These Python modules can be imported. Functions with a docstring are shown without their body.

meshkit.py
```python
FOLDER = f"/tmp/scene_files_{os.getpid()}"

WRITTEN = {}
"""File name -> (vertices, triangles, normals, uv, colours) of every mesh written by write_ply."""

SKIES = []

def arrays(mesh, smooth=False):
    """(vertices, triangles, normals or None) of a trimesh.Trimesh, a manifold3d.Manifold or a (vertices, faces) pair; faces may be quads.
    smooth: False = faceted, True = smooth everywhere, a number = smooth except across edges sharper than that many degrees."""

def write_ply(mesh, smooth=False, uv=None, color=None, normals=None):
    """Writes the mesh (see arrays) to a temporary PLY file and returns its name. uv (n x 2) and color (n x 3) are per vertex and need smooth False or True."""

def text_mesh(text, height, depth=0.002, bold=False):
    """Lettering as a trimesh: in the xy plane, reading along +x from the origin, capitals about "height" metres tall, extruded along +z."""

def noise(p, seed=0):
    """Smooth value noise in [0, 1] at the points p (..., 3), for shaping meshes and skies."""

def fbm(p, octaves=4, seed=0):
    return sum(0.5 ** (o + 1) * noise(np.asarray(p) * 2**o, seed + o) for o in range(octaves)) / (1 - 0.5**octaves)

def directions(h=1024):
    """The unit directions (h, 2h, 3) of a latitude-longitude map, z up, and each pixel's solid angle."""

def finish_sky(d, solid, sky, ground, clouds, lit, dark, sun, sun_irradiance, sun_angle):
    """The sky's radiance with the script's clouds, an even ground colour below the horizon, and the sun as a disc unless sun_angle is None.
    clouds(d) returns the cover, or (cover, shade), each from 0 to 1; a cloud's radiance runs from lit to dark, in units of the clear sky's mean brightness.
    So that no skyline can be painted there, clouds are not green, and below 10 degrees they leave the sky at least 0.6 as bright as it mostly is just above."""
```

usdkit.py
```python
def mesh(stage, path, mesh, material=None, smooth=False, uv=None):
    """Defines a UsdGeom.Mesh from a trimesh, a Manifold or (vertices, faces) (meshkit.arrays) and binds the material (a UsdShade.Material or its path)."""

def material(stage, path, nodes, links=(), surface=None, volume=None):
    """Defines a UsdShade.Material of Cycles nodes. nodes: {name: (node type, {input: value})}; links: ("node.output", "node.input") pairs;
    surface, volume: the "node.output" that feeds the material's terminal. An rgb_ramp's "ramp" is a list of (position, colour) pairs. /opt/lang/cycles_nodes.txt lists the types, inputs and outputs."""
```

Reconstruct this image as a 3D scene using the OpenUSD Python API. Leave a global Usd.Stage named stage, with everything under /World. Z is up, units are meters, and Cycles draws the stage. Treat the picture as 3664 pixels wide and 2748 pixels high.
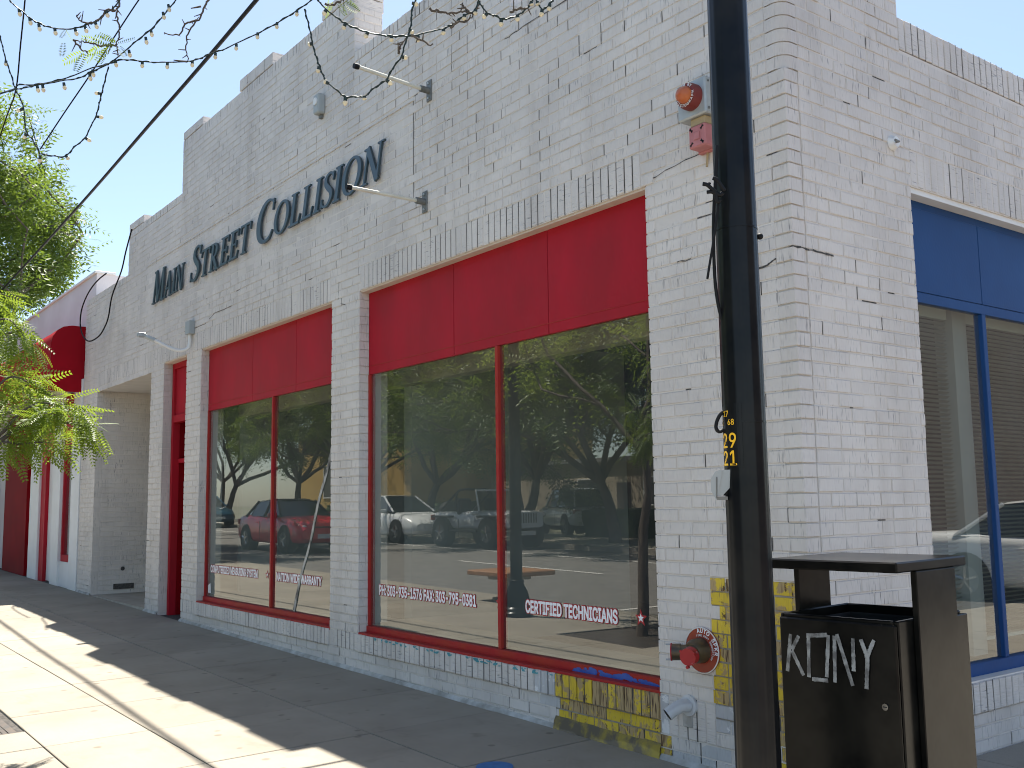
import math, random, glob
import numpy as np, trimesh, usdkit, meshkit
from shapely.geometry import Polygon, Point, box as sbox, LineString, MultiPoint
from shapely import affinity
from shapely.ops import unary_union
from pxr import Usd, UsdGeom, UsdLux, UsdShade, Gf, Sdf

random.seed(7); RNG = np.random.default_rng(7)
stage = Usd.Stage.CreateInMemory()
UsdGeom.SetStageUpAxis(stage, 'Z'); UsdGeom.SetStageMetersPerUnit(stage, 1.0)
UsdGeom.Xform.Define(stage, '/World'); UsdGeom.Scope.Define(stage, '/World/Looks')

# ---------------------------------------------------------------- camera, sky, sun, exposure
PW, PH, FPX = 3664.0, 2748.0, 3598.71
YAW, PITCH, ROLL = 0.92561285, 0.11864718, -0.01405609
CAM = np.array([3.05, -4.05, 1.40])
_f = np.array([-math.sin(YAW)*math.cos(PITCH), math.cos(YAW)*math.cos(PITCH), math.sin(PITCH)])
_r = np.array([math.cos(YAW), math.sin(YAW), 0.0]); _u = np.cross(_r, _f)
RT, UP = _r*math.cos(ROLL)+_u*math.sin(ROLL), -_r*math.sin(ROLL)+_u*math.cos(ROLL)
FW = _f
cam = UsdGeom.Camera.Define(stage, '/World/camera')
cam.CreateHorizontalApertureAttr(36.0); cam.CreateVerticalApertureAttr(27.0)
cam.CreateFocalLengthAttr(36.0*FPX/PW); cam.CreateClippingRangeAttr(Gf.Vec2f(0.05, 3000))
cam.AddTransformOp().Set(Gf.Matrix4d(*[float(x) for x in (*RT, 0, *UP, 0, *(-FW), 0, *CAM, 1)]))
EXPOSURE = 1.46
cam.CreateExposureAttr(EXPOSURE)
SUN = np.array([-0.35, 0.25, 1.0]); SUN /= np.linalg.norm(SUN)
SUN_EL, SUN_ROT = math.asin(SUN[2]), math.atan2(SUN[0], SUN[1])
dome = UsdLux.DomeLight.Define(stage, '/World/sky')
skym = usdkit.material(stage, '/World/Looks/sky_light', {
    'sky': ('sky_texture', {'sky_type': 'single_scattering', 'sun_disc': False, 'sun_elevation': SUN_EL, 'sun_rotation': SUN_ROT,
                            'air_density': 1.0, 'aerosol_density': 3.3, 'ozone_density': 1.0, 'altitude': 1600.0}),
    'bg': ('background_shader', {'strength': 0.088}), 'tint': ('mix', {'mix_type': 'multiply', 'fac': 1.0, 'color2': (1.055, 1.045, .98)})}, [('sky.color', 'tint.color1'), ('tint.color', 'bg.color')], surface='bg.background')
UsdShade.MaterialBindingAPI.Apply(dome.GetPrim()).Bind(skym)
sun = UsdLux.DistantLight.Define(stage, '/World/sun')
sun.CreateNormalizeAttr(True); sun.CreateIntensityAttr(1.25); sun.CreateAngleAttr(0.53); sun.CreateColorAttr(Gf.Vec3f(1.0, 0.95, 0.86))
zx = SUN; xx = np.cross([0, 0, 1.0], zx); xx /= np.linalg.norm(xx); yx = np.cross(zx, xx)
sun.AddTransformOp().Set(Gf.Matrix4d(*[float(v) for v in (*xx, 0, *yx, 0, *zx, 0, 0, 0, 30, 1)]))
dome.GetPrim().SetCustomDataByKey('kind', 'structure'); dome.GetPrim().SetCustomDataByKey('label', 'clear pale blue daytime sky')

# ---------------------------------------------------------------- helpers: pixels of the reference turned into points
def ray(p): return RT*(p[0]-PW/2)-UP*(p[1]-PH/2)+FW*FPX
def on(p, axis, v):
    d_ = ray(p); return CAM+d_*(v-CAM[axis])/d_[axis]
def at(p, depth): v = ray(p); return CAM+v/FPX*depth
def zz(x0, y0, x1, y1, w):
    k = (x1-x0)/w
    return lambda x, y: (x0+x*k, y0+y*k)
z1 = zz(0, 0, 1200, 900, 2212); z2 = zz(1100, 0, 2300, 900, 2212); z3 = zz(2200, 0, 3664, 1100, 2208); z4 = zz(0, 900, 1200, 1800, 2212)
zy1 = zz(2300, 1800, 3664, 2748, 2212); zt = zz(1200, 0, 2200, 400, 2212)

COUNT = {}
def numbered(path):
    k = COUNT.get(path, 0); COUNT[path] = k+1
    return path if k == 0 else f'{path}_{k:03d}'
class Node:
    def __init__(s, path, loc): s.path, s.loc = path, np.array(loc, float)
def thing(name, label, cat, loc=(0, 0, 0), group=None, kind=None):
    p = numbered('/World/'+name); x = UsdGeom.Xform.Define(stage, p); x.AddTranslateOp().Set(Gf.Vec3d(*map(float, loc)))
    tag(x.GetPrim(), label, cat, group, kind); return Node(p, loc)
def tag(pr, label=None, cat=None, group=None, kind=None):
    for k, v in (('label', label), ('category', cat), ('group', group), ('kind', kind)):
        if v: pr.SetCustomDataByKey(k, v)
def part(par, name, mesh, m, smooth=False, label=None, kind=None, tone=None):
    """one Mesh prim below par (a Node), given in world coordinates"""
    p = numbered(par.path+'/'+name)
    v, f, n = meshkit.arrays(mesh, smooth)
    v = v-par.loc
    mm = usdkit.mesh(stage, p, trimesh.Trimesh(v, f, process=False), M[m] if isinstance(m, str) else m)
    if n is not None:
        mm.CreateNormalsAttr([Gf.Vec3f(*map(float, q)) for q in n]); mm.SetNormalsInterpolation('vertex')
    if tone is not None:
        UsdGeom.PrimvarsAPI(mm).CreatePrimvar('tone', Sdf.ValueTypeNames.FloatArray, 'vertex').Set([float(t) for t in tone])
    tag(mm.GetPrim(), label, None, None, kind)
    return Node(p, par.loc)
def solo(name, mesh, m, label=None, cat=None, smooth=False, group=None, kind=None):
    p = numbered('/World/'+name); mm = usdkit.mesh(stage, p, mesh, M[m], smooth=smooth); tag(mm.GetPrim(), label, cat, group, kind); return mm

class MB:
    def __init__(s): s.v, s.f, s.n = [], [], 0
    def add(s, v, f):
        v = np.asarray(v, float); f = np.asarray(f, int)
        if f.shape[1] == 4: f = np.vstack([f[:, [0, 1, 2]], f[:, [0, 2, 3]]])
        s.v.append(v); s.f.append(f+s.n); s.n += len(v); return s
    def mesh(s, m): return s.add(m.vertices, m.faces)
    def box(s, a, b, c=0.0):
        a, b = np.minimum(a, b).astype(float), np.maximum(a, b).astype(float)
        if c <= 0: return s.mesh(trimesh.creation.box(bounds=[a, b]))
        pts = []
        for sx in (0, 1):
            for sy in (0, 1):
                for sz in (0, 1):
                    q = np.where([sx, sy, sz], b, a); d = np.where([sx, sy, sz], -c, c)
                    for k in range(3):
                        e = q+d; e[k] = q[k]; pts.append(e)
        return s.mesh(trimesh.convex.convex_hull(np.array(pts)))
    def tube(s, pts, r, sides=8, cap=True):
        p = np.asarray(pts, float); r = np.broadcast_to(r, (len(p),))
        t = np.gradient(p, axis=0); t /= np.linalg.norm(t, axis=1, keepdims=True)+1e-12
        a = np.cross(t[0], [0, 0, 1.0]) if abs(t[0][2]) < .9 else np.cross(t[0], [1.0, 0, 0])
        A = []
        for k in range(len(p)):
            a = a-t[k]*(a@t[k]); a /= np.linalg.norm(a)+1e-12; A.append(a)
        A = np.array(A); B = np.cross(t, A); ang = np.arange(sides)*2*np.pi/sides
        v = (p[:, None]+r[:, None, None]*(np.cos(ang)[None, :, None]*A[:, None]+np.sin(ang)[None, :, None]*B[:, None])).reshape(-1, 3)
        i, j = np.meshgrid(np.arange(len(p)-1), np.arange(sides), indexing='ij')
        q = np.stack([i*sides+j, i*sides+(j+1) % sides, (i+1)*sides+(j+1) % sides, (i+1)*sides+j], -1).reshape(-1, 4)
        f = np.vstack([q[:, [0, 1, 2]], q[:, [0, 2, 3]]])
        if cap:
            n = len(v); v = np.vstack([v, p[0], p[-1]]); k = np.arange(sides); l = (len(p)-1)*sides
            f = np.vstack([f, np.stack([(k+1) % sides, k, np.full(sides, n)], 1), np.stack([l+k, l+(k+1) % sides, np.full(sides, n+1)], 1)])
        return s.add(v, f)
    def quad(s, a, b, c, d): return s.add([a, b, c, d], [[0, 1, 2], [0, 2, 3]])
    def T(s): return trimesh.Trimesh(np.vstack(s.v), np.vstack(s.f), process=False)
def spline(pts, n=8):
    p = np.asarray(pts, float)
    if len(p) < 3: return p
    q = np.vstack([2*p[0]-p[1], p, 2*p[-1]-p[-2]]); out = []
    for k in range(1, len(q)-2):
        for t in np.arange(n)/n:
            a, b, c, d_ = q[k-1:k+3]
            out.append(.5*((2*b)+(-a+c)*t+(2*a-5*b+4*c-d_)*t*t+(-a+3*b-3*c+d_)*t**3))
    return np.array(out+[p[-1]])
def shape_mesh(sh, depth):
    gs = [g for g in getattr(sh, 'geoms', [sh]) if g.area > 1e-9]
    return trimesh.util.concatenate([trimesh.creation.extrude_polygon(g, depth, engine='earcut') for g in gs])
def place(m, o, u, v):
    """mesh in local (x, y, z) -> o + x*u + y*v + z*(u x v)"""
    u, v = np.asarray(u, float), np.asarray(v, float); w = np.cross(u, v)
    m = m.copy(); x = np.array(m.vertices); m.vertices = np.asarray(o)+x[:, :1]*u+x[:, 1:2]*v+x[:, 2:]*w; return m
_fonts = {}
def text_shape(text, h, bold=2):
    from PIL import Image, ImageDraw, ImageFont
    font = ImageFont.truetype(glob.glob('/opt/blender-*/*/datafiles/fonts/Inter.woff2')[0], 96)
    x0, y0, x1, y1 = font.getbbox(text, anchor='ls', stroke_width=bold)
    im = Image.new('L', (x1-x0+8, y1-y0+8)); ImageDraw.Draw(im).text((4-x0, 4-y0), text, 255, font, anchor='ls', stroke_width=bold)
    on_ = np.pad(np.asarray(im) > 127, ((0, 0), (1, 1))).astype(np.int8)
    rows, st = np.nonzero(np.diff(on_, axis=1) == 1); en = np.nonzero(np.diff(on_, axis=1) == -1)[1]
    from shapely import box as vbox, union_all
    sh = union_all(vbox(st, -rows-1, en, -rows)).buffer(.6).buffer(-.6).simplify(.5)
    s_ = h/70.0
    sh = affinity.affine_transform(sh, [s_, 0, 0, s_, -4*s_, (4-y0)*s_])
    return affinity.translate(sh, -sh.bounds[0], 0)

# ---------------------------------------------------------------- materials
M = {}
def mat(name, col, rough=.6, col2=None, scale=4, bump=0.0, bscale=None, metal=0, ani=None, detail=5, lo=.35, hi=.65, spec=.5, coat=0, objcoord=False):
    nodes = {'g': ('geometry', {}), 'p': ('principled_bsdf', {'roughness': rough, 'metallic': metal, 'specular_ior_level': spec, 'base_color': col, 'coat_weight': coat})}
    links = []
    if col2 is not None:
        nodes['mp'] = ('mapping', {'scale': tuple(np.array(ani or (1, 1, 1), float)*scale)}); nodes['n'] = ('noise_texture', {'scale': 1.0, 'detail': detail, 'roughness': .6})
        nodes['r'] = ('rgb_ramp', {'ramp': [(0, col), (lo, col), (hi, col2), (1, col2)]})
        links += [('g.position', 'mp.vector'), ('mp.vector', 'n.vector'), ('n.fac', 'r.fac'), ('r.color', 'p.base_color')]
    if bump:
        nodes['mb'] = ('mapping', {'scale': tuple(np.array(ani or (1, 1, 1), float)*(bscale or scale))}); nodes['bn'] = ('noise_texture', {'scale': 1.0, 'detail': 4})
        nodes['b'] = ('bump', {'strength': .6, 'distance': bump})
        links += [('g.position', 'mb.vector'), ('mb.vector', 'bn.vector'), ('bn.fac', 'b.height'), ('b.normal', 'p.normal')]
    M[name] = usdkit.material(stage, '/World/Looks/'+name, nodes, links, surface='p.BSDF')

def brick_mat(name, base, base2, pit, scratch, under=None, cover=.5, dark=None, gate=(.40, .60), cutoff=.40):
    """painted wire-cut brick: fine scored grain along one way, stains, and (under) paint flaked off down to the clay"""
    N = {'g': ('geometry', {}), 'p': ('principled_bsdf', {'roughness': .62, 'specular_ior_level': .35}),
         'ms': ('mapping', {'scale': scratch}), 'sn': ('noise_texture', {'scale': 1.0, 'detail': 2.0, 'roughness': .55}),
         'ln': ('noise_texture', {'scale': .9, 'detail': 6.0, 'roughness': .65}), 'lr': ('rgb_ramp', {'ramp': [(0, base), (.38, base), (.66, base2), (1, base2)]}),
         'gate': ('noise_texture', {'scale': 3.1, 'detail': 3.0}), 'gr': ('rgb_ramp', {'ramp': [(0, (0, 0, 0)), (gate[0], (0, 0, 0)), (gate[1], (1, 1, 1)), (1, (1, 1, 1))]}),
         'sr': ('rgb_ramp', {'ramp': [(0, (1, 1, 1)), (cutoff-.10, (1, 1, 1)), (cutoff, (0, 0, 0)), (1, (0, 0, 0))]}),
         'mm': ('math', {'math_type': 'multiply'}), 'm1': ('mix', {'mix_type': 'mix', 'color2': pit}),
         'wm': ('mapping', {'scale': (3.2, 3.2, .30)}), 'wn': ('noise_texture', {'scale': 1.0, 'detail': 6.0, 'roughness': .6}), 'wr': ('rgb_ramp', {'ramp': [(0, (.80, .79, .77)), (.36, (.88, .87, .86)), (.50, (1, 1, 1)), (1, (1.03, 1.03, 1.03))]}), 'wx': ('mix', {'mix_type': 'multiply', 'fac': .85}),
         'tn': ('attribute', {'attribute': 'tone'}), 'tm': ('mix', {'mix_type': 'multiply', 'fac': 1.0}),
         'b': ('bump', {'strength': .8, 'distance': .006})}
    L = [('g.position', 'ms.vector'), ('ms.vector', 'sn.vector'), ('g.position', 'ln.vector'), ('ln.fac', 'lr.fac'), ('g.position', 'gate.vector'), ('gate.fac', 'gr.fac'),
         ('sn.fac', 'sr.fac'), ('sr.color', 'mm.value1'), ('gr.color', 'mm.value2'), ('mm.value', 'm1.fac'), ('lr.color', 'm1.color1'), ('sn.fac', 'b.height'), ('b.normal', 'p.normal')]
    last = 'm1.color'
    if under:
        N['un'] = ('noise_texture', {'scale': 7.5, 'detail': 9.0, 'roughness': .72, 'distortion': .6}); N['ur'] = ('rgb_ramp', {'ramp': [(0, (0, 0, 0)), (cover, (0, 0, 0)), (cover+.035, (1, 1, 1)), (1, (1, 1, 1))]})
        N['um'] = ('mapping', {'scale': tuple(np.array(scratch)*.33)}); N['us'] = ('noise_texture', {'scale': 1.0, 'detail': 3.0, 'roughness': .7})
        N['uc'] = ('rgb_ramp', {'ramp': [(0, dark), (.40, dark), (.47, under), (1, under)]}); N['m2'] = ('mix', {'mix_type': 'mix'})
        L += [('g.position', 'un.vector'), ('un.fac', 'ur.fac'), ('g.position', 'um.vector'), ('um.vector', 'us.vector'), ('us.fac', 'uc.fac'), ('ur.color', 'm2.fac'), (last, 'm2.color1'), ('uc.color', 'm2.color2')]
        last = 'm2.color'
    L += [('g.position', 'wm.vector'), ('wm.vector', 'wn.vector'), ('wn.fac', 'wr.fac'), (last, 'wx.color1'), ('wr.color', 'wx.color2'), ('wx.color', 'tm.color1'), ('tn.color', 'tm.color2'), ('tm.color', 'p.base_color')]
    M[name] = usdkit.material(stage, '/World/Looks/'+name, N, L, surface='p.BSDF')
WH, WH2, PIT = (.65, .595, .545), (.54, .495, .46), (.20, .19, .19)
SV, SHZ = (95, 95, 9), (11, 11, 95)
brick_mat('white_brick', WH, WH2, PIT, SV)
brick_mat('white_soldier', WH, WH2, PIT, SHZ)
brick_mat('grey_brick', (.44, .43, .43), (.54, .53, .52), (.28, .28, .28), SV, under=(.72, .70, .68), cover=.56, dark=(.70, .68, .66))
brick_mat('yellow_brick', (.62, .43, .03), (.68, .49, .05), (.30, .20, .05), SV, under=(.40, .28, .13), cover=.51, dark=(.09, .045, .022), gate=(.30, .5), cutoff=.42)
brick_mat('tan_brick', (.42, .30, .15), (.36, .25, .12), (.075, .04, .022), SV, under=(.62, .43, .03), cover=.53, dark=(.40, .28, .05), gate=(.15, .3), cutoff=.48)
mat('painted_mortar', (.66, .605, .55), .8, (.58, .53, .48), 2.2, .0015, 60)
mat('old_mortar', (.20, .17, .13), .9, (.33, .30, .25), 14, .003, 50)
mat('open_joint', (.035, .032, .03), .95, (.10, .09, .08), 40)
mat('parge', (.60, .59, .57), .85, (.34, .32, .29), 7, .006, 35)
mat('bare_footing', (.16, .13, .09), .9, (.40, .30, .06), 9, .006, 35, lo=.45, hi=.62)
mat('plaster_paint', (.64, .615, .595), .7, (.56, .54, .52), 5, .002, 60)
mat('pink_stucco', (.66, .61, .60), .8, (.60, .545, .535), 1.4, .002, 40)
mat('white_trim', (.72, .71, .70), .55, (.66, .65, .63), 2, .001, 30)
mat('red_paint', (.41, .013, .026), .5, (.31, .016, .024), 2.4, .0014, 60, spec=.10, ani=(1, 1, .45), detail=8)
mat('red_rail', (.34, .016, .022), .45, (.33, .035, .02), 5, .0015, 60, spec=.15)
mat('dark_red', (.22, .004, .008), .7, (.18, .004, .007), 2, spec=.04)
mat('red_groove', (.10, .005, .008), .7)
mat('red_canvas', (.33, .006, .014), .9, (.28, .006, .012), 2, .001, 120, spec=.1)
mat('blue_paint', (.008, .052, .17), .5, (.007, .043, .145), 2, .001, 60, spec=.25)
mat('blue_patch', (.02, .07, .30), .5, (.04, .10, .36), 20)
mat('teal_patch', (.03, .20, .24), .6, (.10, .30, .33), 20)
mat('lintel', (.62, .54, .46), .7, (.55, .45, .37), 6, .002, 40)
mat('letter_face', (.030, .050, .062), .35); mat('letter_white', (.80, .80, .80), .4); mat('letter_red', (.36, .012, .02), .4)
mat('black_paint', (.003, .0035, .0045), .26, (.011, .010, .009), 6, .0006, 60, spec=.22)
mat('can_black', (.0025, .0024, .0022), .22, (.010, .009, .007), 7, .0004, 40, spec=.14)
mat('can_inside', (.006, .006, .006), .8)
mat('tape', (.30, .31, .31), .5, (.10, .10, .10), 22, .001, 60, metal=.25, lo=.42, hi=.6)
mat('clear_tape', (.42, .40, .36), .5, (.07, .065, .06), 16, .002, 40, lo=.42, hi=.6, ani=(1, 1, .5))
mat('galv', (.42, .44, .44), .45, (.34, .36, .36), 9, 0, metal=.35)
mat('galv_dark', (.20, .20, .19), .5, (.12, .12, .11), 9, metal=.3)
mat('grey_plastic', (.34, .36, .36), .5, (.30, .32, .32), 5)
mat('cream_rod', (.66, .63, .54), .4, (.56, .53, .44), 9)
mat('amber_lens', (.48, .13, .035), .35, (.40, .09, .03), 12)
mat('alarm_red', (.16, .02, .015), .5); mat('faded_pink', (.46, .17, .17), .6, (.40, .14, .14), 15); mat('tan_plastic', (.38, .28, .15), .6)
mat('fire_plate', (.30, .035, .012), .45, (.24, .028, .012), 12); mat('fire_red', (.36, .008, .014), .45, (.62, .60, .58), 17, lo=.63, hi=.68)
mat('bronze', (.15, .11, .06), .42, (.09, .07, .05), 20, metal=.7); mat('plate_rim', (.70, .66, .62), .5)
mat('pipe_paint', (.60, .60, .60), .45, (.50, .50, .50), 9); mat('reflector_yellow', (.95, .52, .02), .4); mat('reflector_dim', (.20, .11, .02), .5)
mat('rubber', (.006, .006, .007), .6, spec=.25); mat('dark_green_wire', (.010, .022, .018), .5)
mat('bark', (.060, .046, .036), .9, (.11, .088, .07), 16, .01, 30, ani=(1, 1, .3))
mat('asphalt', (.125, .118, .108), .9, (.165, .155, .14), 3, .004, 160); mat('road_paint', (.62, .60, .56), .7, (.48, .46, .42), 6)
mat('lot_brick', (.16, .10, .075), .9, (.22, .14, .10), 6, .003, 60)
mat('iron', (.045, .040, .036), .6, (.08, .06, .045), 12); mat('valve_blue', (.02, .10, .30), .6, (.03, .16, .40), 16)
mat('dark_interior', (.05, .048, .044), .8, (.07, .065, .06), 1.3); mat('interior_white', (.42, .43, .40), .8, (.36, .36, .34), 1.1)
mat('shelf_beige', (.48, .42, .33), .6, (.42, .36, .27), 3); mat('blind', (.19, .20, .18), .5); mat('curtain', (.42, .45, .42), .8)
mat('hedge', (.035, .065, .018), .8, (.055, .095, .025), 7); mat('far_ground', (.17, .16, .12), .9, (.12, .13, .07), .2)
mat('ochre_wall', (.50, .33, .10), .8, (.44, .28, .08), .7); mat('brown_wall', (.075, .055, .048), .85, (.06, .042, .036), 2); mat('tan_wall', (.44, .37, .28), .8, (.38, .31, .23), .6); mat('roof_grey', (.20, .20, .20), .8); mat('roof_gravel', (.42, .40, .37), .9)
mat('awning_green', (.02, .13, .07), .8); mat('window_dark', (.02, .025, .03), .12)
mat('bench_wood', (.34, .17, .07), .55, (.26, .12, .05), 7, ani=(1, 8, 1)); mat('concrete_warm', (.38, .34, .28), .85, (.30, .27, .22), 6, .003, 60)
mat('globe', (.72, .70, .66), .35); mat('poster_blue', (.03, .035, .20), .5); mat('poster_orange', (.60, .25, .03), .5)
mat('chrome', (.55, .56, .57), .18, metal=1); mat('tyre', (.012, .012, .012), .8); mat('car_glass', (.012, .016, .018), .05, spec=.8); mat('lamp_glass', (.55, .55, .55), .15); mat('tail_red', (.35, .01, .01), .2); mat('plate_white', (.6, .6, .6), .5)
for n_, c_ in (('car_red', (.58, .012, .035)), ('car_silver', (.66, .68, .70)), ('car_white', (.78, .77, .74)), ('car_blue', (.015, .06, .10)), ('car_navy', (.02, .03, .055)), ('soft_top', (.018, .018, .02)), ('car_dark', (.02, .022, .022)), ('orange_cone', (.65, .08, .02))):
    mat(n_, c_, .28 if n_ != 'soft_top' else .8, coat=.5 if n_[:3] == 'car' else 0)

# concrete pavement: speckle, worn patches, trowel streaks
M['concrete'] = usdkit.material(stage, '/World/Looks/concrete', {
    'g': ('geometry', {}), 'n1': ('noise_texture', {'scale': 1.1, 'detail': 8.0, 'roughness': .65}), 'r1': ('rgb_ramp', {'ramp': [(0, (.235, .208, .168)), (.35, (.26, .23, .185)), (.7, (.33, .295, .24)), (1, (.35, .315, .26))]}),
    'n2': ('noise_texture', {'scale': 240.0, 'detail': 2.0}), 'r2': ('rgb_ramp', {'ramp': [(0, (.72, .72, .72)), (.35, (.85, .85, .85)), (.6, (1, 1, 1)), (1, (1.08, 1.08, 1.08))]}),
    'mp': ('mapping', {'scale': (3, 60, 3)}), 'n3': ('noise_texture', {'scale': 1.0, 'detail': 3.0}), 'r3': ('rgb_ramp', {'ramp': [(0, (.86, .86, .86)), (.45, (1, 1, 1)), (1, (1, 1, 1))]}),
    'v': ('noise_texture', {'scale': 5.5, 'detail': 2.0}), 'rv': ('rgb_ramp', {'ramp': [(0, (1, 1, 1)), (.70, (1, 1, 1)), (.76, (.72, .70, .68)), (1, (.7, .68, .66))]}),
    'gv': ('voronoi_texture', {'scale': 4.2}), 'gvr': ('rgb_ramp', {'ramp': [(0, (.55, .53, .50)), (.085, (.62, .60, .57)), (.12, (1, 1, 1)), (1, (1, 1, 1))]}), 'st': ('noise_texture', {'scale': 2.3, 'detail': 7.0, 'roughness': .7, 'distortion': .8}), 'str': ('rgb_ramp', {'ramp': [(0, (.70, .69, .68)), (.34, (.86, .85, .84)), (.44, (1, 1, 1)), (1, (1.03, 1.03, 1.03))]}), 'a5': ('mix', {'mix_type': 'multiply', 'fac': .8}), 'a6': ('mix', {'mix_type': 'multiply', 'fac': .9}),
    'a': ('mix', {'mix_type': 'multiply', 'fac': 1.0}), 'a2': ('mix', {'mix_type': 'multiply', 'fac': .7}), 'a3': ('mix', {'mix_type': 'multiply', 'fac': .8}), 'tn': ('attribute', {'attribute': 'tone'}), 'a4': ('mix', {'mix_type': 'multiply', 'fac': 1.0}),
    'b': ('bump', {'strength': .4, 'distance': .002}), 'p': ('principled_bsdf', {'roughness': .82, 'specular_ior_level': .3})},
    [('g.position', 'n1.vector'), ('n1.fac', 'r1.fac'), ('g.position', 'n2.vector'), ('n2.fac', 'r2.fac'), ('g.position', 'mp.vector'), ('mp.vector', 'n3.vector'), ('n3.fac', 'r3.fac'), ('g.position', 'v.vector'), ('v.fac', 'rv.fac'),
     ('r1.color', 'a.color1'), ('r2.color', 'a.color2'), ('a.color', 'a2.color1'), ('r3.color', 'a2.color2'), ('a2.color', 'a3.color1'), ('rv.color', 'a3.color2'), ('a3.color', 'a4.color1'), ('tn.color', 'a4.color2'), ('g.position', 'gv.vector'), ('gv.distance', 'gvr.fac'), ('g.position', 'st.vector'), ('st.fac', 'str.fac'), ('a4.color', 'a5.color1'), ('gvr.color', 'a5.color2'), ('a5.color', 'a6.color1'), ('str.color', 'a6.color2'), ('a6.color', 'p.base_color'), ('n2.fac', 'b.height'), ('b.normal', 'p.normal')], surface='p.BSDF')
# shop glass: mirror by fresnel on the outer face, clear from inside
def glass(name, ior, tint, dirt):
    M[name] = usdkit.material(stage, '/World/Looks/'+name, {
        'f': ('fresnel', {'IOR': ior}), 'g': ('geometry', {}), 'inv': ('math', {'math_type': 'subtract', 'value1': 1.0}), 'mul': ('math', {'math_type': 'multiply'}),
        't': ('transparent_bsdf', {'color': tint}), 's': ('glossy_bsdf', {'color': (.96, .97, .95), 'roughness': 0.0}), 'm': ('mix_closure', {}),
        'd': ('diffuse_bsdf', {'color': (.5, .5, .46)}), 'dn': ('noise_texture', {'scale': 2.5, 'detail': 6.0}), 'dr': ('math', {'math_type': 'multiply', 'value2': dirt}), 'm2': ('mix_closure', {})},
        [('g.backfacing', 'inv.value2'), ('f.fac', 'mul.value1'), ('inv.value', 'mul.value2'), ('mul.value', 'm.fac'), ('t.BSDF', 'm.closure1'), ('s.BSDF', 'm.closure2'),
         ('g.position', 'dn.vector'), ('dn.fac', 'dr.value1'), ('dr.value', 'm2.fac'), ('m.closure', 'm2.closure1'), ('d.BSDF', 'm2.closure2')], surface='m2.closure')
glass('shop_glass', 2.25, (.66, .70, .66), .055)
glass('car_pane', 1.6, (.35, .4, .4), .0)
def leaf_mat(name, c1, c2, tr):
    M[name] = usdkit.material(stage, '/World/Looks/'+name, {
        'g': ('geometry', {}), 'rr': ('rgb_ramp', {'ramp': [(0, c1), (1, c2)]}), 'd': ('principled_bsdf', {'roughness': .45, 'specular_ior_level': .4}), 'tl': ('translucent_bsdf', {'color': tr}), 'm': ('mix_closure', {'fac': .42})},
        [('g.random_per_island', 'rr.fac'), ('rr.color', 'd.base_color'), ('d.BSDF', 'm.closure1'), ('tl.BSDF', 'm.closure2')], surface='m.closure')
leaf_mat('locust_leaf', (.085, .145, .014), (.20, .27, .035), (.30, .40, .035))
leaf_mat('far_leaf', (.055, .100, .014), (.15, .205, .030), (.19, .27, .03))
leaf_mat('shade_leaf', (.035, .070, .012), (.085, .13, .022), (.11, .17, .02))
M['bulb'] = usdkit.material(stage, '/World/Looks/bulb', {'p': ('principled_bsdf', {'base_color': (.86, .80, .64), 'roughness': .15}), 'tl': ('translucent_bsdf', {'color': (.85, .80, .66)}), 'm': ('mix_closure', {'fac': .4})}, [('p.BSDF', 'm.closure1'), ('tl.BSDF', 'm.closure2')], surface='m.closure')

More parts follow.
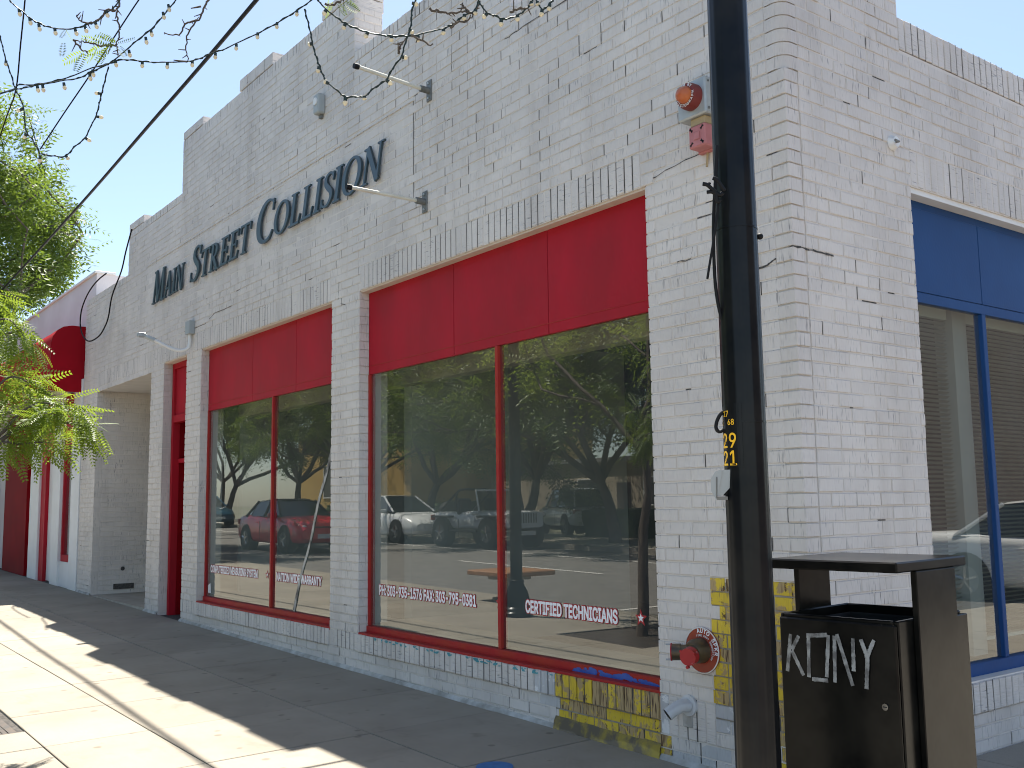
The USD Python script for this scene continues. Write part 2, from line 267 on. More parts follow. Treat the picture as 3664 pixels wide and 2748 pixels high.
# ---------------------------------------------------------------- ground, pavement, road
SLP = -0.0122
def gz(x, y=0.0): return SLP*x-0.012*max(0.0, -y)          # pavement: falls to the right and to the street
def rz(x): return -0.0145*x-0.15                              # road
KERB, FARK = -4.75, -14.1
def sheet(xs, ys, fz):
    X, Y = np.meshgrid(xs, ys, indexing='ij'); v = np.stack([X, Y, np.vectorize(fz)(X, Y)], -1).reshape(-1, 3)
    n = len(ys); i, j = np.meshgrid(np.arange(len(xs)-1), np.arange(n-1), indexing='ij')
    return trimesh.Trimesh(v, np.vstack([(q := np.stack([i*n+j, (i+1)*n+j, (i+1)*n+j+1, i*n+j+1], -1).reshape(-1, 4))[:, [0, 1, 2]], q[:, [0, 2, 3]]]), process=False)
solo('ground', sheet(np.linspace(-900, 900, 61), np.linspace(-900, 900, 61), lambda x, y: np.clip(-.0145*x, -3, 2.2)-.62), 'far_ground', 'wide pale earth and scrub beyond the street', 'ground', kind='structure')
solo('road', sheet(np.linspace(-160, 60, 23), [FARK, KERB], lambda x, y: rz(x)), 'asphalt', 'grey asphalt street in front of the shops', 'road', kind='structure')
mk = MB()
for xa, xb, ya in [(-60, -24, -11.9), (-24, -6, -11.9), (-16.8, -11.8, -9.05), (-30, -25, -9.05), (-44, -39, -9.05), (-6, 30, -11.9)]:
    mk.quad((xa, ya-.06, rz(xa)+.004), (xb, ya-.06, rz(xb)+.004), (xb, ya+.06, rz(xb)+.004), (xa, ya+.06, rz(xa)+.004))
for xa in (-7.2, -26.5):
    mk.quad((xa, -7.2, rz(xa)+.004), (xa+.1, -7.2, rz(xa)+.004), (xa+.1, KERB, rz(xa)+.004), (xa, KERB, rz(xa)+.004))
solo('road_marking', mk.T(), 'road_paint', 'white painted lane and bay lines on the asphalt', 'road marking', kind='structure')
# near pavement: individual slabs with open joints over a dark bed
pav = thing('pavement', 'pale concrete pavement of large scored slabs along the shop front', 'pavement', kind='structure')
part(pav, 'joint_bed', sheet(np.linspace(-46, 9, 12), [KERB+.14, -.01, 14], lambda x, y: gz(x, y)-.014), 'open_joint')
XS = [-2.565+.985*k for k in range(-32, 12)]; YS = [.0, -.94, -1.965, -2.585, -3.55, KERB+.16]
GR = (-5.35, -4.05, -3.9, -2.62)  # tree grate opening (x0, x1, y0, y1)
def slab(x0, x1, y0, y1, m='concrete'):
    g = .0045; dz = random.uniform(-.0012, .0012); c = .004
    x0 += g; x1 -= g; y0 += g; y1 -= g
    top = [(x0+c, y0+c), (x1-c, y0+c), (x1-c, y1-c), (x0+c, y1-c)]; rim = [(x0, y0), (x1, y0), (x1, y1), (x0, y1)]
    v = [(x, y, gz(x, y)+dz) for x, y in top]+[(x, y, gz(x, y)+dz-.003) for x, y in rim]+[(x, y, gz(x, y)-.03) for x, y in rim]
    f = [[0, 1, 2, 3]]+[[k, 4+k, 4+(k+1) % 4, (k+1) % 4] for k in range(4)]+[[4+k, 8+k, 8+(k+1) % 4, 4+(k+1) % 4] for k in range(4)]
    f = [[a, b, c_, d_][::1] for a, b, c_, d_ in f]
    return v, f
def add_slab(x0, x1, y0, y1):
    v, f = slab(x0, x1, y0, y1); t = random.uniform(.93, 1.05)
    m = MB(); m.add(v, f); m = m.T(); m.fix_normals() if False else None
    part(pav, 'slab', m, 'concrete', tone=[t]*len(m.vertices))
for i in range(len(XS)-1):
    for j in range(len(YS)-1):
        x0, x1, y1, y0 = XS[i], XS[i+1], YS[j], YS[j+1]
        if x0 < -24: continue
        if x1 > GR[0] and x0 < GR[1] and y0 < GR[3] and y1 > GR[2]:
            if x0 < GR[0]-.05: add_slab(x0, GR[0], y0, y1)
            if x1 > GR[1]+.05: add_slab(GR[1], x1, y0, y1)
            continue
        add_slab(x0, x1, y0, y1)
for k in range(22):   # slabs round the corner, along the side wall
    for xa, xb in ((0.0, 1.3), (1.3, 2.6), (2.6, 3.9)): add_slab(xa, xb, .0+k*.66, .66+k*.66)
far_pave = sheet(np.linspace(-46, -24.08, 12), [KERB+.16, 0], lambda x, y: gz(x, y)); part(pav, 'far_slabs', far_pave, 'concrete', kind='stuff', tone=[1]*len(far_pave.vertices))
kb = MB()
for k in range(30):
    x0, x1 = -46+k*1.85, -46+(k+1)*1.85-.008
    z0, z1_ = gz(x0, KERB), gz(x1, KERB)
    v = [(x0, KERB, rz(x0)-.1), (x1, KERB, rz(x1)-.1), (x1, KERB+.16, z1_-.1), (x0, KERB+.16, z0-.1), (x0, KERB+.01, z0), (x1, KERB+.01, z1_), (x1, KERB+.155, z1_), (x0, KERB+.155, z0)]
    part(pav, 'kerb_stone', trimesh.Trimesh(v, [[0, 1, 5], [0, 5, 4], [4, 5, 6], [4, 6, 7], [7, 6, 2], [7, 2, 3], [0, 4, 7], [0, 7, 3], [1, 2, 6], [1, 6, 5]], process=False), 'concrete', tone=[.97]*8)
solo('side_lot', sheet([3.9, 12, 40], np.linspace(-4.5, 60, 12), lambda x, y: gz(x, 0)-.03), 'lot_brick', 'brown paved parking lot beside the building', 'parking lot', kind='structure')
ml = MB()
for k in range(6):
    yy = 5.2+k*2.75; ml.quad((4.1, yy, gz(4.1)-.026), (9.3, yy, gz(9.3)-.026), (9.3, yy+.1, gz(9.3)-.026), (4.1, yy+.1, gz(4.1)-.026))
solo('lot_marking', ml.T(), 'road_paint', 'white bay lines on the side parking lot', 'road marking', kind='structure')
solo('far_pavement', sheet(np.linspace(-160, 60, 23), [-18.2, FARK], lambda x, y: rz(x)+.13), 'concrete_warm', 'warm concrete pavement on the far side of the street', 'pavement', kind='structure')
fk = MB()
for k in range(60):
    x0 = -120+k*3; fk.box((x0, FARK, rz(x0)-.1), (x0+2.99, FARK+.15, rz(x0+1.5)+.134))
solo('far_kerb', fk.T(), 'concrete_warm', 'pale kerb along the far side of the street', 'kerb', kind='structure')

# ---------------------------------------------------------------- the painted brick shop
RH, BL, J = 0.0717, 0.2095, 0.0066
XL = -13.5
shop = thing('brick_shop', 'white painted brick corner shop with stepped parapet and red window panels', 'shop', (-6.75, 0, 0))
HEAD, SILL = 45*RH, 5*RH
OPEN = [(-12.7, -10.13, -1, HEAD-.05), (-9.62, -8.79, -1, HEAD), (-8.29, -5.0, SILL, HEAD), (-4.485, -1.02, SILL, HEAD)]
SOPEN = [(1.09, 5.6, SILL+.03, 44*RH)]
def top_at(x):
    for a, b, z in [(-13.5, -11.3, 4.69), (-11.3, -9.1, 5.30), (-9.1, -7.27, 5.97), (-7.27, -6.39, 6.06), (-6.39, -4.6, 5.97), (-4.6, -2.3, 5.42), (-2.3, .1, 4.86)]:
        if a <= x < b: return z
    return 4.0
STEPS = [(-13.5, -11.3, 4.69), (-11.3, -9.1, 5.30), (-9.1, -4.6, 5.97), (-4.6, -2.3, 5.42), (-2.3, 0.0, 4.86)]
MERLON = [(-11.3, -10.66, 5.41), (-9.1, -8.42, 6.08), (-7.27, -6.39, 6.11), (-5.25, -4.6, 6.08), (-2.95, -2.3, 5.53)]
STOP = 4.16; STOPC = 4.86
CAP = .105
SIGN = (-10.45, -3.6, 3.82, 4.62)
# masonry core behind the brick faces
prof = unary_union([sbox(a, -.5, b, z-CAP) for a, b, z in STEPS])
for (a, b, z0, z1_) in OPEN: prof = prof.difference(sbox(a-.008, z0-.002, b+.008, z1_+.002))
prof = prof.intersection(sbox(XL, -.5, -.11, 9))
core = trimesh.creation.extrude_polygon(prof, .2760, engine='earcut')
core = place(core, (0, .28, 0), (1, 0, 0), (0, 0, 1))
part(shop, 'wall', core, 'painted_mortar')
sp = sbox(.11, -.5, 9, STOP-.2).union(sbox(.11, -.5, 1.057, STOPC-CAP))
for (a, b, z0, z1_) in SOPEN: sp = sp.difference(sbox(a-.008, z0, b+.5, z1_+.002))
score = place(trimesh.creation.extrude_polygon(sp, .24, engine='earcut'), (-.2440, .006, 0), (0, 1, 0), (0, 0, 1))
part(shop, 'side_wall', score, 'painted_mortar')
corner_core = trimesh.creation.cylinder(radius=.062, height=STOPC-CAP-3.55, sections=24); corner_core.apply_translation((-.07, .07, 3.55+(STOPC-CAP-3.55)/2))
part(shop, 'stripped_mortar', MB().box((-1.93, .0028, .0), (-1.028, .02, SILL)).T(), 'old_mortar')
part(shop, 'stripped_mortar', MB().box((-.62, .0028, .28), (-.012, .02, .98)).T(), 'old_mortar')
part(shop, 'corner_core', MB().mesh(corner_core).box((-.2, .008, -.4), (-.008, .2, 3.56)).T(), 'painted_mortar')

BR = {}   # material -> list of (verts, faces, tone)
ONES = []
def add_brick(O, U, N, u0, u1, z0, z1_, m='white_brick', depth=.02, out=0.0, c=.0035, closed=True):
    j = lambda: random.gauss(0, .0010)
    o_ = out+random.gauss(0, .0011)
    if u1-u0 < .02: return
    fr = [(u0+c+j(), z0+c+j()), (u1-c+j(), z0+c+j()), (u1-c+j(), z1_-c+j()), (u0+c+j(), z1_-c+j())]
    rm = [(u0+j()*.5, z0+j()), (u1+j()*.5, z0+j()), (u1+j()*.5, z1_+j()), (u0+j()*.5, z1_+j())]
    L = [(a, o_+random.gauss(0, .0006), b) for a, b in fr]+[(a, o_-c, b) for a, b in rm]+[(a, -depth, b) for a, b in rm]
    L = np.array(L); O, U, N = np.asarray(O, float), np.asarray(U, float), np.asarray(N, float)
    v = O+L[:, :1]*U+L[:, 1:2]*N+L[:, 2:]*np.array([0, 0, 1.0])
    f = [[0, 1, 2, 3]]+[[k+4, (k+1) % 4+4, (k+1) % 4, k] for k in range(4)]+[[k+8, (k+1) % 4+8, (k+1) % 4+4, k+4] for k in range(4)]
    if np.cross(U, [0, 0, 1.0])@N < 0: f = [q[::-1] for q in f]
    f = np.array(f); f = np.vstack([f[:, [0, 1, 2]], f[:, [0, 2, 3]]])
    ONES.append((m, v, f, random.uniform(.955, 1.02)))
JO = MB()
def joint_void(O, U, N, u, z0, z1_, w=J, lift=-.0025):
    O, U, N = np.asarray(O, float), np.asarray(U, float), np.asarray(N, float); Z = np.array([0, 0, 1.0])
    a = w/2
    JO.quad(*(O+U*x+Z*z+N*lift for x, z in ((u-a, z0), (u+a, z0), (u+a, z1_), (u-a, z1_))))
def course(O, U, N, k, spans, phase, matf, ends=None, void=lambda u, z: 0.2, outf=lambda u, z: 0.0, c=.0035):
    z0 = k*RH+J/2; z1_ = (k+1)*RH-J/2; axis0 = N[1] == -1
    for (a, b) in spans:
        off = (phase % 2)*BL/2
        e = [a]; q = math.floor((a-off)/BL)*BL+off+BL
        while q < b-.035:
            if q > a+.035: e.append(q)
            q += BL*random.choice([1, 1, 1, 1, 1, 1, 1, .5]) if (phase*7919) % 6 == 0 else BL
        e.append(b)
        for i in range(len(e)-1):
            u0, u1 = e[i]+(J/2 if i else 0), e[i+1]-(J/2 if i < len(e)-2 else 0)
            d_ = .098 if (i == 0 or i == len(e)-2) else .02
            um = (u0+u1)/2; ub = None
            if axis0 and .30 < z0 < .96: ub = -.615+.085*(meshkit.noise(np.array([z0*31, 1., 4.]))-.5)*2
            if axis0 and z0 < SILL-.1 and u1 < -1.5: ub = -1.93+.06*(meshkit.noise(np.array([z0*31, 2., 4.]))-.5)*2
            if ub and u0+.02 < ub < u1-.02:
                o_ = outf(um, z0); add_brick(O, U, N, u0, ub, z0, z1_, matf(min((u0+ub)/2, ub-.03), z0), d_, o_, c*.4); add_brick(O, U, N, ub, u1, z0, z1_, matf((ub+u1)/2, z0), d_, o_, c*.4)
            else: add_brick(O, U, N, u0, u1, z0, z1_, matf(um, z0), d_, outf(um, z0), c)
            if i < len(e)-2 and random.random() < void(e[i+1], z0): joint_void(O, U, N, e[i+1], z0-.002, z1_+.002)
            if random.random() < .012*(4 if void(um, z0) > .4 else 1): joint_void(O, U, N, um, z0-J, z0, w=random.uniform(.02, .13), lift=-.0025)
def cut(a, b, holes):
    s = [(a, b)]
    for h0, h1 in holes:
        s = [x for (p, q) in s for x in ((p, min(q, h0)), (max(p, h1), q)) if x[1]-x[0] > .02]
    return s
FO, FU, FN = (0, 0, 0), (1, 0, 0), (0, -1, 0)
SO, SU, SN = (0, 0, 0), (0, 1, 0), (1, 0, 0)
def front_mat(u, z):
    n = meshkit.noise(np.array([u*2.2, z*2.4, 3.7])); n2 = meshkit.noise(np.array([u*3.1, z*4.7, 9.1]))
    if -1.93 < u < -1.03 and .0 < z < SILL: return 'yellow_brick' if random.random() < (.85 if u < -1.6 else .38) else 'tan_brick'
    if -2.15 < u <= -1.93 and z < SILL-.05: return 'grey_brick' if n > .4 else 'white_brick'
    if u > -.62 and z < .98:
        if -.74 < u < -.66 and z > .3: return 'grey_brick' if n > .5 else 'white_brick'
        if u > -.67 and .30 < z: return 'yellow_brick' if random.random() < .72 else 'tan_brick'
    if u > -1.02 and z < .36:
        if u > -.3 or (u > -.75 and z < .13 and n > .45): return 'tan_brick' if n2 > .5 else 'yellow_brick'
        if abs(u+.80) < .16 and z > .05: return 'white_brick'
        return 'grey_brick' if n > .30 else 'white_brick'
    return 'white_brick'
def front_void(u, z):
    if SIGN[0] < u < SIGN[1] and SIGN[2] < z < SIGN[3]: return .02
    if z > 3.4 and u > -4.2: return .40 if (u < -.7) else .2
    if z > 3.4: return .28
    if z < .4: return .35
    return .07
def front_out(u, z): return -.0022 if SIGN[0] < u < SIGN[1] and SIGN[2] < z < SIGN[3] else 0.0
for k in range(-2, 84):
    z0 = k*RH; zc = z0+RH/2
    spans = []
    for a, b, zt_ in STEPS:
        if zc+RH*.45 < zt_-CAP+.012: spans.append((a, b))
    if not spans: continue
    m_ = [list(spans[0])]
    for a, b in spans[1:]:
        if abs(a-m_[-1][1]) < 1e-6: m_[-1][1] = b
        else: m_.append([a, b])
    holes = [(a, b) for a, b, h0, h1 in OPEN if h0-.01 < zc < h1]
    if 45 <= k < 48: holes += [(-12.75, -5.03), (-4.46, -1.05)]
    if 3 <= k < 5: holes += [(-8.80, -.62)]
    if k == 2: holes += [(-1.02, -.62)]
    for a, b in m_:
        if k == 66 and a > -3: pass
        if b > -.01:
            if zc > 3.62: b = -.115
            elif k % 2: b = -.108+J
        course(FO, FU, FN, k, cut(a, b, holes), k, front_mat, void=front_void, outf=front_out)
# corner: alternate long and short faces, rounded bricks above
for k in range(-2, 67):
    z0, z1_ = k*RH+J/2, (k+1)*RH-J/2
    if z1_ > STOPC-CAP+.01: continue
    if k*RH+RH/2 > 3.62:
        r_ = .07; a0 = np.linspace(-math.pi/2, 0, 6)
        pts = [(-.07+r_*math.cos(t), .07+r_*math.sin(t)) for t in a0]
        poly = Polygon([(-.115, .0)]+pts+[(.0, .115), (-.115, .115)]).buffer(0)
        bm = trimesh.creation.extrude_polygon(poly, z1_-z0, engine='earcut'); bm.apply_translation((0, 0, z0))
        ONES.append(('white_brick', np.array(bm.vertices), np.array(bm.faces), random.uniform(.95, 1.0)))
        continue
    o_ = random.gauss(0, .0015)
    b = MB().box((-.104, o_, z0), (o_, .104, z1_), .003).T()
    ONES.append((front_mat(-.05, z0), b.vertices, b.faces, random.uniform(.94, 1.0)))
# soldier course over the openings, rowlock sills, parapet caps
def soldiers(O, U, N, a, b, z0, z1_, w, matf, depth=.03, out=0.0, void=.75, cap=False):
    n = max(1, round((b-a)/w)); w = (b-a)/n
    for i in range(n):
        u0 = a+i*w+.004; u1 = a+(i+1)*w-.004
        add_brick(O, U, N, u0, u1, z0+.004, z1_-.004, matf((u0+u1)/2, z0), depth, out)
        if i and random.random() < void: joint_void(O, U, N, a+i*w, z0, z1_, w=.0075, lift=out-.0022)
ws = lambda u, z: 'white_soldier'
soldiers(FO, FU, FN, -12.75, -5.03, HEAD+.003, 48*RH, .0698, ws, .04, void=.6)
soldiers(FO, FU, FN, -4.46, -1.05, HEAD+.003, 48*RH, .0698, ws, .04, void=.9)
def sill_mat(u, z):
    m_ = front_mat(u, .2)
    return 'white_soldier' if m_ == 'white_brick' else m_
soldiers(FO, FU, FN, -8.80, -8.30, 3*RH, SILL, .0698, sill_mat, .03, void=.3)
soldiers(FO, FU, FN, -8.30, -5.0, 3*RH, SILL, .0698, sill_mat, .12, .012, void=.4)
soldiers(FO, FU, FN, -5.0, -4.485, 3*RH, SILL, .0698, sill_mat, .03, void=.3)
soldiers(FO, FU, FN, -4.485, -1.02, 3*RH, SILL, .0698, sill_mat, .12, .012, void=.55)
soldiers(FO, FU, FN, -1.02, -.62, 2*RH, SILL, .0698, sill_mat, .03, void=.3)
for a, b, z in STEPS:
    rest = cut(a, b if b < 0 else -.115, [(p, q) for p, q, _ in MERLON])
    for p, q in rest: soldiers(FO, FU, FN, p, q, z-CAP, z, .0698, ws, .30, void=.5)
for p, q, z in MERLON:
    base = max(s[2] for s in STEPS if s[0] <= (p+q)/2 <= s[1])
    soldiers(FO, FU, FN, p, q, base-CAP, base-.002, .0698, ws, .30, void=.5)
    soldiers(FO, FU, FN, p-.0, q+.0, base+.002, z, .22, ws, .30, void=.4)
# end faces of the parapet steps (they look along +x on the right half)
for xe, za, zb in [(-4.6, 5.42, 5.97), (-2.3, 4.86, 5.42), (-11.3, 4.69, 5.3), (-9.1, 5.3, 5.97)]:
    k0 = int(za/RH); s_ = 1 if xe > -7 else -1
    for k in range(k0, int((zb-CAP)/RH)+1):
        za_, zb_ = max(k*RH+J/2, za+.003), min((k+1)*RH-J/2, zb-CAP)
        if zb_-za_ < .02: continue
        for (p, q) in (((.005, .195), (.204, .285)) if k % 2 else ((.005, .09), (.1, .285))):
            add_brick((xe, 0, 0), (0, 1, 0), (s_, 0, 0), p, q, za_, zb_, 'white_brick', .02, .004)
# the side wall
def side_void(u, z): return .05
for k in range(-2, 66):
    zc = (k+.5)*RH
    if zc > STOPC-CAP: continue
    b = 8.6 if zc+.03 < STOP-.2 else 1.057
    if zc+RH*.4 > (STOP-.2 if b > 2 else STOPC-CAP): continue
    holes = [(p, q+.5) for p, q, h0, h1 in SOPEN if h0-.01 < zc < h1]
    if 44 <= k < 47: holes += [(1.10, 5.65)]
    if 3 <= k < 5: holes += [(1.03, 5.65)]
    a = .115 if (zc > 3.62 or k % 2 == 0) else .108
    course(SO, SU, SN, k, cut(a, b, holes), k+1, lambda u, z: 'yellow_brick' if (z < .85 and u < .95 and meshkit.noise(np.array([u*6, z*6, .5])) > .86) else 'white_brick', void=side_void)
soldiers(SO, SU, SN, 1.10, 5.65, 44*RH+.003, 47*RH, .0698, ws, .04, void=.25)
soldiers(SO, SU, SN, 1.03, 5.65, 3*RH, SILL+.025, .0698, ws, .12, .014, void=.4)
soldiers(SO, SU, SN, 1.06, 8.6, STOP-.2+.002, STOP, .0698, ws, .25, void=.7)
soldiers(SO, SU, SN, .115, 1.055, STOPC-CAP, STOPC, .0698, ws, .25, void=.5)
# recess: left wall, its courses
for k in range(1, 45):
    z1_ = min((k+1)*RH-J/2, HEAD-.055)
    for i, (p, q) in enumerate(cut(.10, 2.2, [])):
        e = [.10]+[.10+(k % 2)*BL/2+BL*t for t in range(1, 10)]+[2.2]
        for t in range(len(e)-1):
            add_brick((-12.7, 0, 0), (0, 1, 0), (1, 0, 0), e[t]+J/2, e[t+1]-J/2, k*RH+J/2, z1_, 'white_brick', .02, -.001)
# reveals: brick ends seen inside the openings come from the deep end bricks; add the masonry behind them
part(shop, 'recess_wall', MB().box((-13.0, .1, -.2), (-12.7045, 2.5, HEAD-.05)).box((-13.0, 2.2, -.2), (-10.0, 2.45, HEAD-.05)).box((-10.13, .278, -.2), (-9.9, 2.45, HEAD-.05)).T(), 'painted_mortar')
part(shop, 'recess_ceiling', MB().box((-12.72, .02, HEAD-.052), (-10.1, 2.4, HEAD-.002)).T(), 'plaster_paint')
part(shop, 'recess_floor', MB().box((-12.7, -.004, -.1), (-10.13, 2.3, .158)).T(), 'concrete_warm')
rp = MB().tube([(-12.3, .75, HEAD-.10), (-10.3, .75, HEAD-.10)], .022, 10); rp.tube([(-11.9, .75, HEAD-.10), (-11.9, .75, HEAD-.05)], .012); rp.tube([(-10.7, .75, HEAD-.10), (-10.7, .75, HEAD-.05)], .012)
part(shop, 'ceiling_pipe', rp.T(), 'white_trim', smooth=30)
part(shop, 'floor_vent', MB().box((-12.698, .32, .22), (-12.692, .62, .30)).T(), 'open_joint')
part(shop, 'wall_hole', MB().mesh(trimesh.creation.cylinder(radius=.03, height=.004, sections=16, transform=trimesh.transformations.rotation_matrix(math.pi/2, [0, 1, 0]))).T().apply_translation((-12.697, .45, .52)), 'open_joint')
# plastered sign band, thin fill over the bricks' joints
part(shop, 'sign_band', MB().box((SIGN[0], .0042, SIGN[2]), (SIGN[1], .02, SIGN[3])).T(), 'plaster_paint')
soldiers(FO, FU, FN, SIGN[0], SIGN[1]+.02, SIGN[3], SIGN[3]+.012, .105, lambda u, z: 'white_brick', .02, .004, void=.5)
for x_ in (SIGN[1]+.006,): joint_void(FO, FU, FN, x_, SIGN[2], SIGN[3], w=.008, lift=.0015)

# emit the bricks: the 300 largest in view one by one, the rest joined by paint
def px(v):
    q = np.asarray(v, float)-CAM; return np.stack([PW/2+FPX*(q@RT)/(q@FW), PH/2-FPX*(q@UP)/(q@FW)], -1)
size = []
for i, (m, v, f, t) in enumerate(ONES):
    p = px(v[:4]); c_ = p.mean(0)
    ok = 0 < c_[0] < PW and 0 < c_[1] < PH and not (2540 < c_[0] < 2790) and not (c_[0] > 2740 and c_[1] > 1990)
    w_, h_ = np.ptp(p[:, 0]), np.ptp(p[:, 1]); size.append(w_*min(h_, 70) if ok else 0)
order = np.argsort(size)[::-1]
single = set(order[:300].tolist()); joined = {}
for i, (m, v, f, t) in enumerate(ONES):
    if i in single: part(shop, 'brick', trimesh.Trimesh(v, f, process=False), m, tone=[t]*len(v))
    else: joined.setdefault(m, []).append((v, f, t))
for m, L in joined.items():
    mb = MB(); tone = []
    for v, f, t in L: mb.add(v, f); tone += [t]*len(v)
    part(shop, {'white_brick': 'white_brickwork', 'white_soldier': 'upright_brickwork', 'grey_brick': 'grey_brickwork', 'yellow_brick': 'yellow_brickwork', 'tan_brick': 'tan_brickwork'}[m], mb.T(), m, kind='stuff', tone=tone)
part(shop, 'open_joints', JO.T(), 'open_joint', kind='stuff')
# cracks: thin jagged dark gaps along the joints
def crack(pts, w=.006, O=FO, N=FN, axis=0):
    mb = MB(); P3 = []
    for (u, z) in pts: P3.append(np.array([u, -.0012, z]) if axis == 0 else np.array([.0012, u, z]))
    P3 = np.array(P3); Q = []
    for k in range(len(P3)-1):
        for t in np.linspace(0, 1, 6)[:-1]: Q.append(P3[k]*(1-t)+P3[k+1]*t+np.array([0, 0, random.gauss(0, .004)]))
    Q.append(P3[-1])
    for k in range(len(Q)-1):
        h0, h1 = (w*random.uniform(.3, 1)/2 for _ in range(2)); e = np.array([0, 0, 1.0])
        if abs(Q[k+1][2]-Q[k][2]) > .03: e = np.array([1.0, 0, 0]) if axis == 0 else np.array([0, 1.0, 0])
        mb.quad(Q[k]-e*h0, Q[k+1]-e*h1, Q[k+1]+e*h1, Q[k]+e*h0)
    part(shop, 'crack', mb.T(), 'open_joint')
crack([(-.32, 35.9*RH), (-.16, 36.05*RH), (-.10, 36.4*RH), (0, 37*RH)], .014)
crack([(0, 37*RH), (.16, 36.95*RH), (.33, 36.9*RH)], .014, axis=1)
for pts in ([(-1.0, 45.4*RH), (-.62, 46*RH), (-.42, 46*RH), (-.40, 45*RH)], [(-.36, 42.1*RH), (-.44, 42*RH), (-.45, 41*RH), (-.62, 41*RH)], [(-.66, 39*RH), (-.68, 38*RH), (-.78, 38*RH), (-.79, 37*RH)],
            [(-4.86, 47.6*RH), (-4.88, 44.5*RH), (-4.74, 44*RH), (-4.75, 43*RH)], [(-8.9, 49*RH), (-8.2, 49*RH), (-7.9, 50*RH), (-7.4, 50*RH)], [(-2.36, 65*RH), (-2.1, 65*RH), (-1.5, 65*RH)]): crack(pts, .009)
# parge at the foot of the wall
def footing(a, b, m, zt_):
    n = max(2, int((b-a)/.06)); xs = np.linspace(a, b, n); v, f = [], []
    for i, x in enumerate(xs):
        g = gz(x); h = zt_+.008*(meshkit.noise(np.array([x*6, .3, 1.7]))-.5)
        v += [(x, .004, g+h), (x, -.012-.008*meshkit.noise(np.array([x*9, 2., 1.])), g+h*.6), (x, -.022-.008*meshkit.noise(np.array([x*5, 7., 1.])), g-.01)]
    for i in range(n-1):
        for k in (0, 1): f.append([i*3+k, i*3+k+1, i*3+k+4, i*3+k+3])
    part(shop, 'footing', MB().add(v, f).T(), m, smooth=True)
for a, b in ((-13.5, -12.7), (-10.13, -9.62), (-8.79, -1.93), (-1.02, 0)): footing(a, b, 'parge', .03)
footing(-1.93, -1.02, 'bare_footing', .085)
# worn paint along the sill and the red rail
def blotches(a, b, z0, z1_, n, m, y, name, rmin, rmax):
    sh = []
    for _ in range(n):
        c_ = Point(random.uniform(a, b), random.uniform(z0, z1_)).buffer(random.uniform(rmin, rmax), 3)
        c_ = affinity.scale(c_, random.uniform(.8, 2.6), random.uniform(.5, 1)); sh.append(affinity.rotate(c_, random.uniform(-20, 20)))
    sh = unary_union(sh).intersection(sbox(a, z0, b, z1_))
    for g in getattr(sh, 'geoms', [sh]): part(shop, name, place(shape_mesh(g, .0008), (0, y, 0), (1, 0, 0), (0, 0, 1)), m)
blotches(-4.2, -1.9, SILL-.03, SILL-.006, 55, 'teal_patch', -.0135, 'teal_paint_remnant', .004, .014)

# ---- windows: (x0, x1) opening, red frame set back .09
def red_window(x0, x1, mull, joints, blue=False):
    G = .095
    w = part(shop, 'window', MB().box((x0, G-.02, SILL-.01), (x1, G+.05, SILL+.06), .004).box((x0-.004, G-.006, SILL+.06), (x0+.026, G+.05, 36*RH-.07), .003).box((x1-.026, G-.006, SILL+.06), (x1+.004, G+.05, 36*RH-.07), .003)
             .box((mull-.017, G-.012, SILL+.0605), (mull+.017, G+.05, 36*RH-.0705), .003).T(), 'red_rail', label='red painted window frame')
    part(w, 'sill_ledge', MB().box((x0, .0, SILL-.02), (x1, G-.021, SILL+.012), .004).T(), 'red_rail')
    e = [x0]+joints+[x1]
    for i in range(len(e)-1):
        part(w, 'fascia_panel', MB().box((e[i]+.003, G-.004, 36*RH-.07), (e[i+1]-.003, G+.04, HEAD+.005), .002).T(), 'red_paint')
    part(w, 'fascia_trim', MB().box((x0, G-.0062, 36*RH-.002), (x1, G-.0042, 36*RH+.003)).T(), 'red_rail')
    part(w, 'fascia_backing', MB().box((x0, G+.01, 36*RH-.068), (x1, G+.035, HEAD)).T(), 'red_groove')
    part(w, 'lintel', MB().box((x0-.006, .016, HEAD-.012), (x1+.006, .27, HEAD+.002)).T(), 'lintel')
    for p, q in ((x0+.025, mull-.016), (mull+.016, x1-.025)):
        part(w, 'pane', MB().quad((p, G+.012, SILL+.059), (q, G+.012, SILL+.059), (q, G+.012, 36*RH-.069), (p, G+.012, 36*RH-.069)).T(), 'shop_glass')
    return w, G+.010
w1, GY = red_window(-8.29, -5.0, -6.46, [-7.0, -5.93])
w2, GY = red_window(-4.485, -1.02, -2.625, [-3.17, -2.04])
def lettering(w, text, x0, x1, z0, h):
    s_ = text_shape(text, h, 4); s_ = affinity.scale(s_, (x1-x0)/s_.bounds[2], 1, origin=(0, 0))
    back = s_.buffer(.006, 4).simplify(.0015)
    part(w, 'lettering_backing', place(shape_mesh(back, .0006), (x0, GY-.0006, z0), (1, 0, 0), (0, 0, 1)), 'letter_red')
    part(w, 'lettering', place(shape_mesh(s_, .0006), (x0, GY-.0018, z0), (1, 0, 0), (0, 0, 1)), 'letter_white', label='white vinyl window lettering edged in red')
def star(w, x, z, r_):
    P_ = Polygon([(r_*(1 if k % 2 == 0 else .42)*math.sin(k*math.pi/5), r_*(1 if k % 2 == 0 else .42)*math.cos(k*math.pi/5)) for k in range(10)])
    part(w, 'star_backing', place(shape_mesh(P_.buffer(.009, join_style=2), .0006), (x, GY-.0006, z), (1, 0, 0), (0, 0, 1)), 'letter_red')
    part(w, 'star', place(shape_mesh(P_, .0006), (x, GY-.0018, z), (1, 0, 0), (0, 0, 1)), 'letter_white')
lettering(w1, 'COMPUTERIZED MEASURING SYSTEM', -8.13, -6.815, .692, .073)
lettering(w1, 'NATION WIDE WARRANTY', -6.353, -5.369, .690, .073)
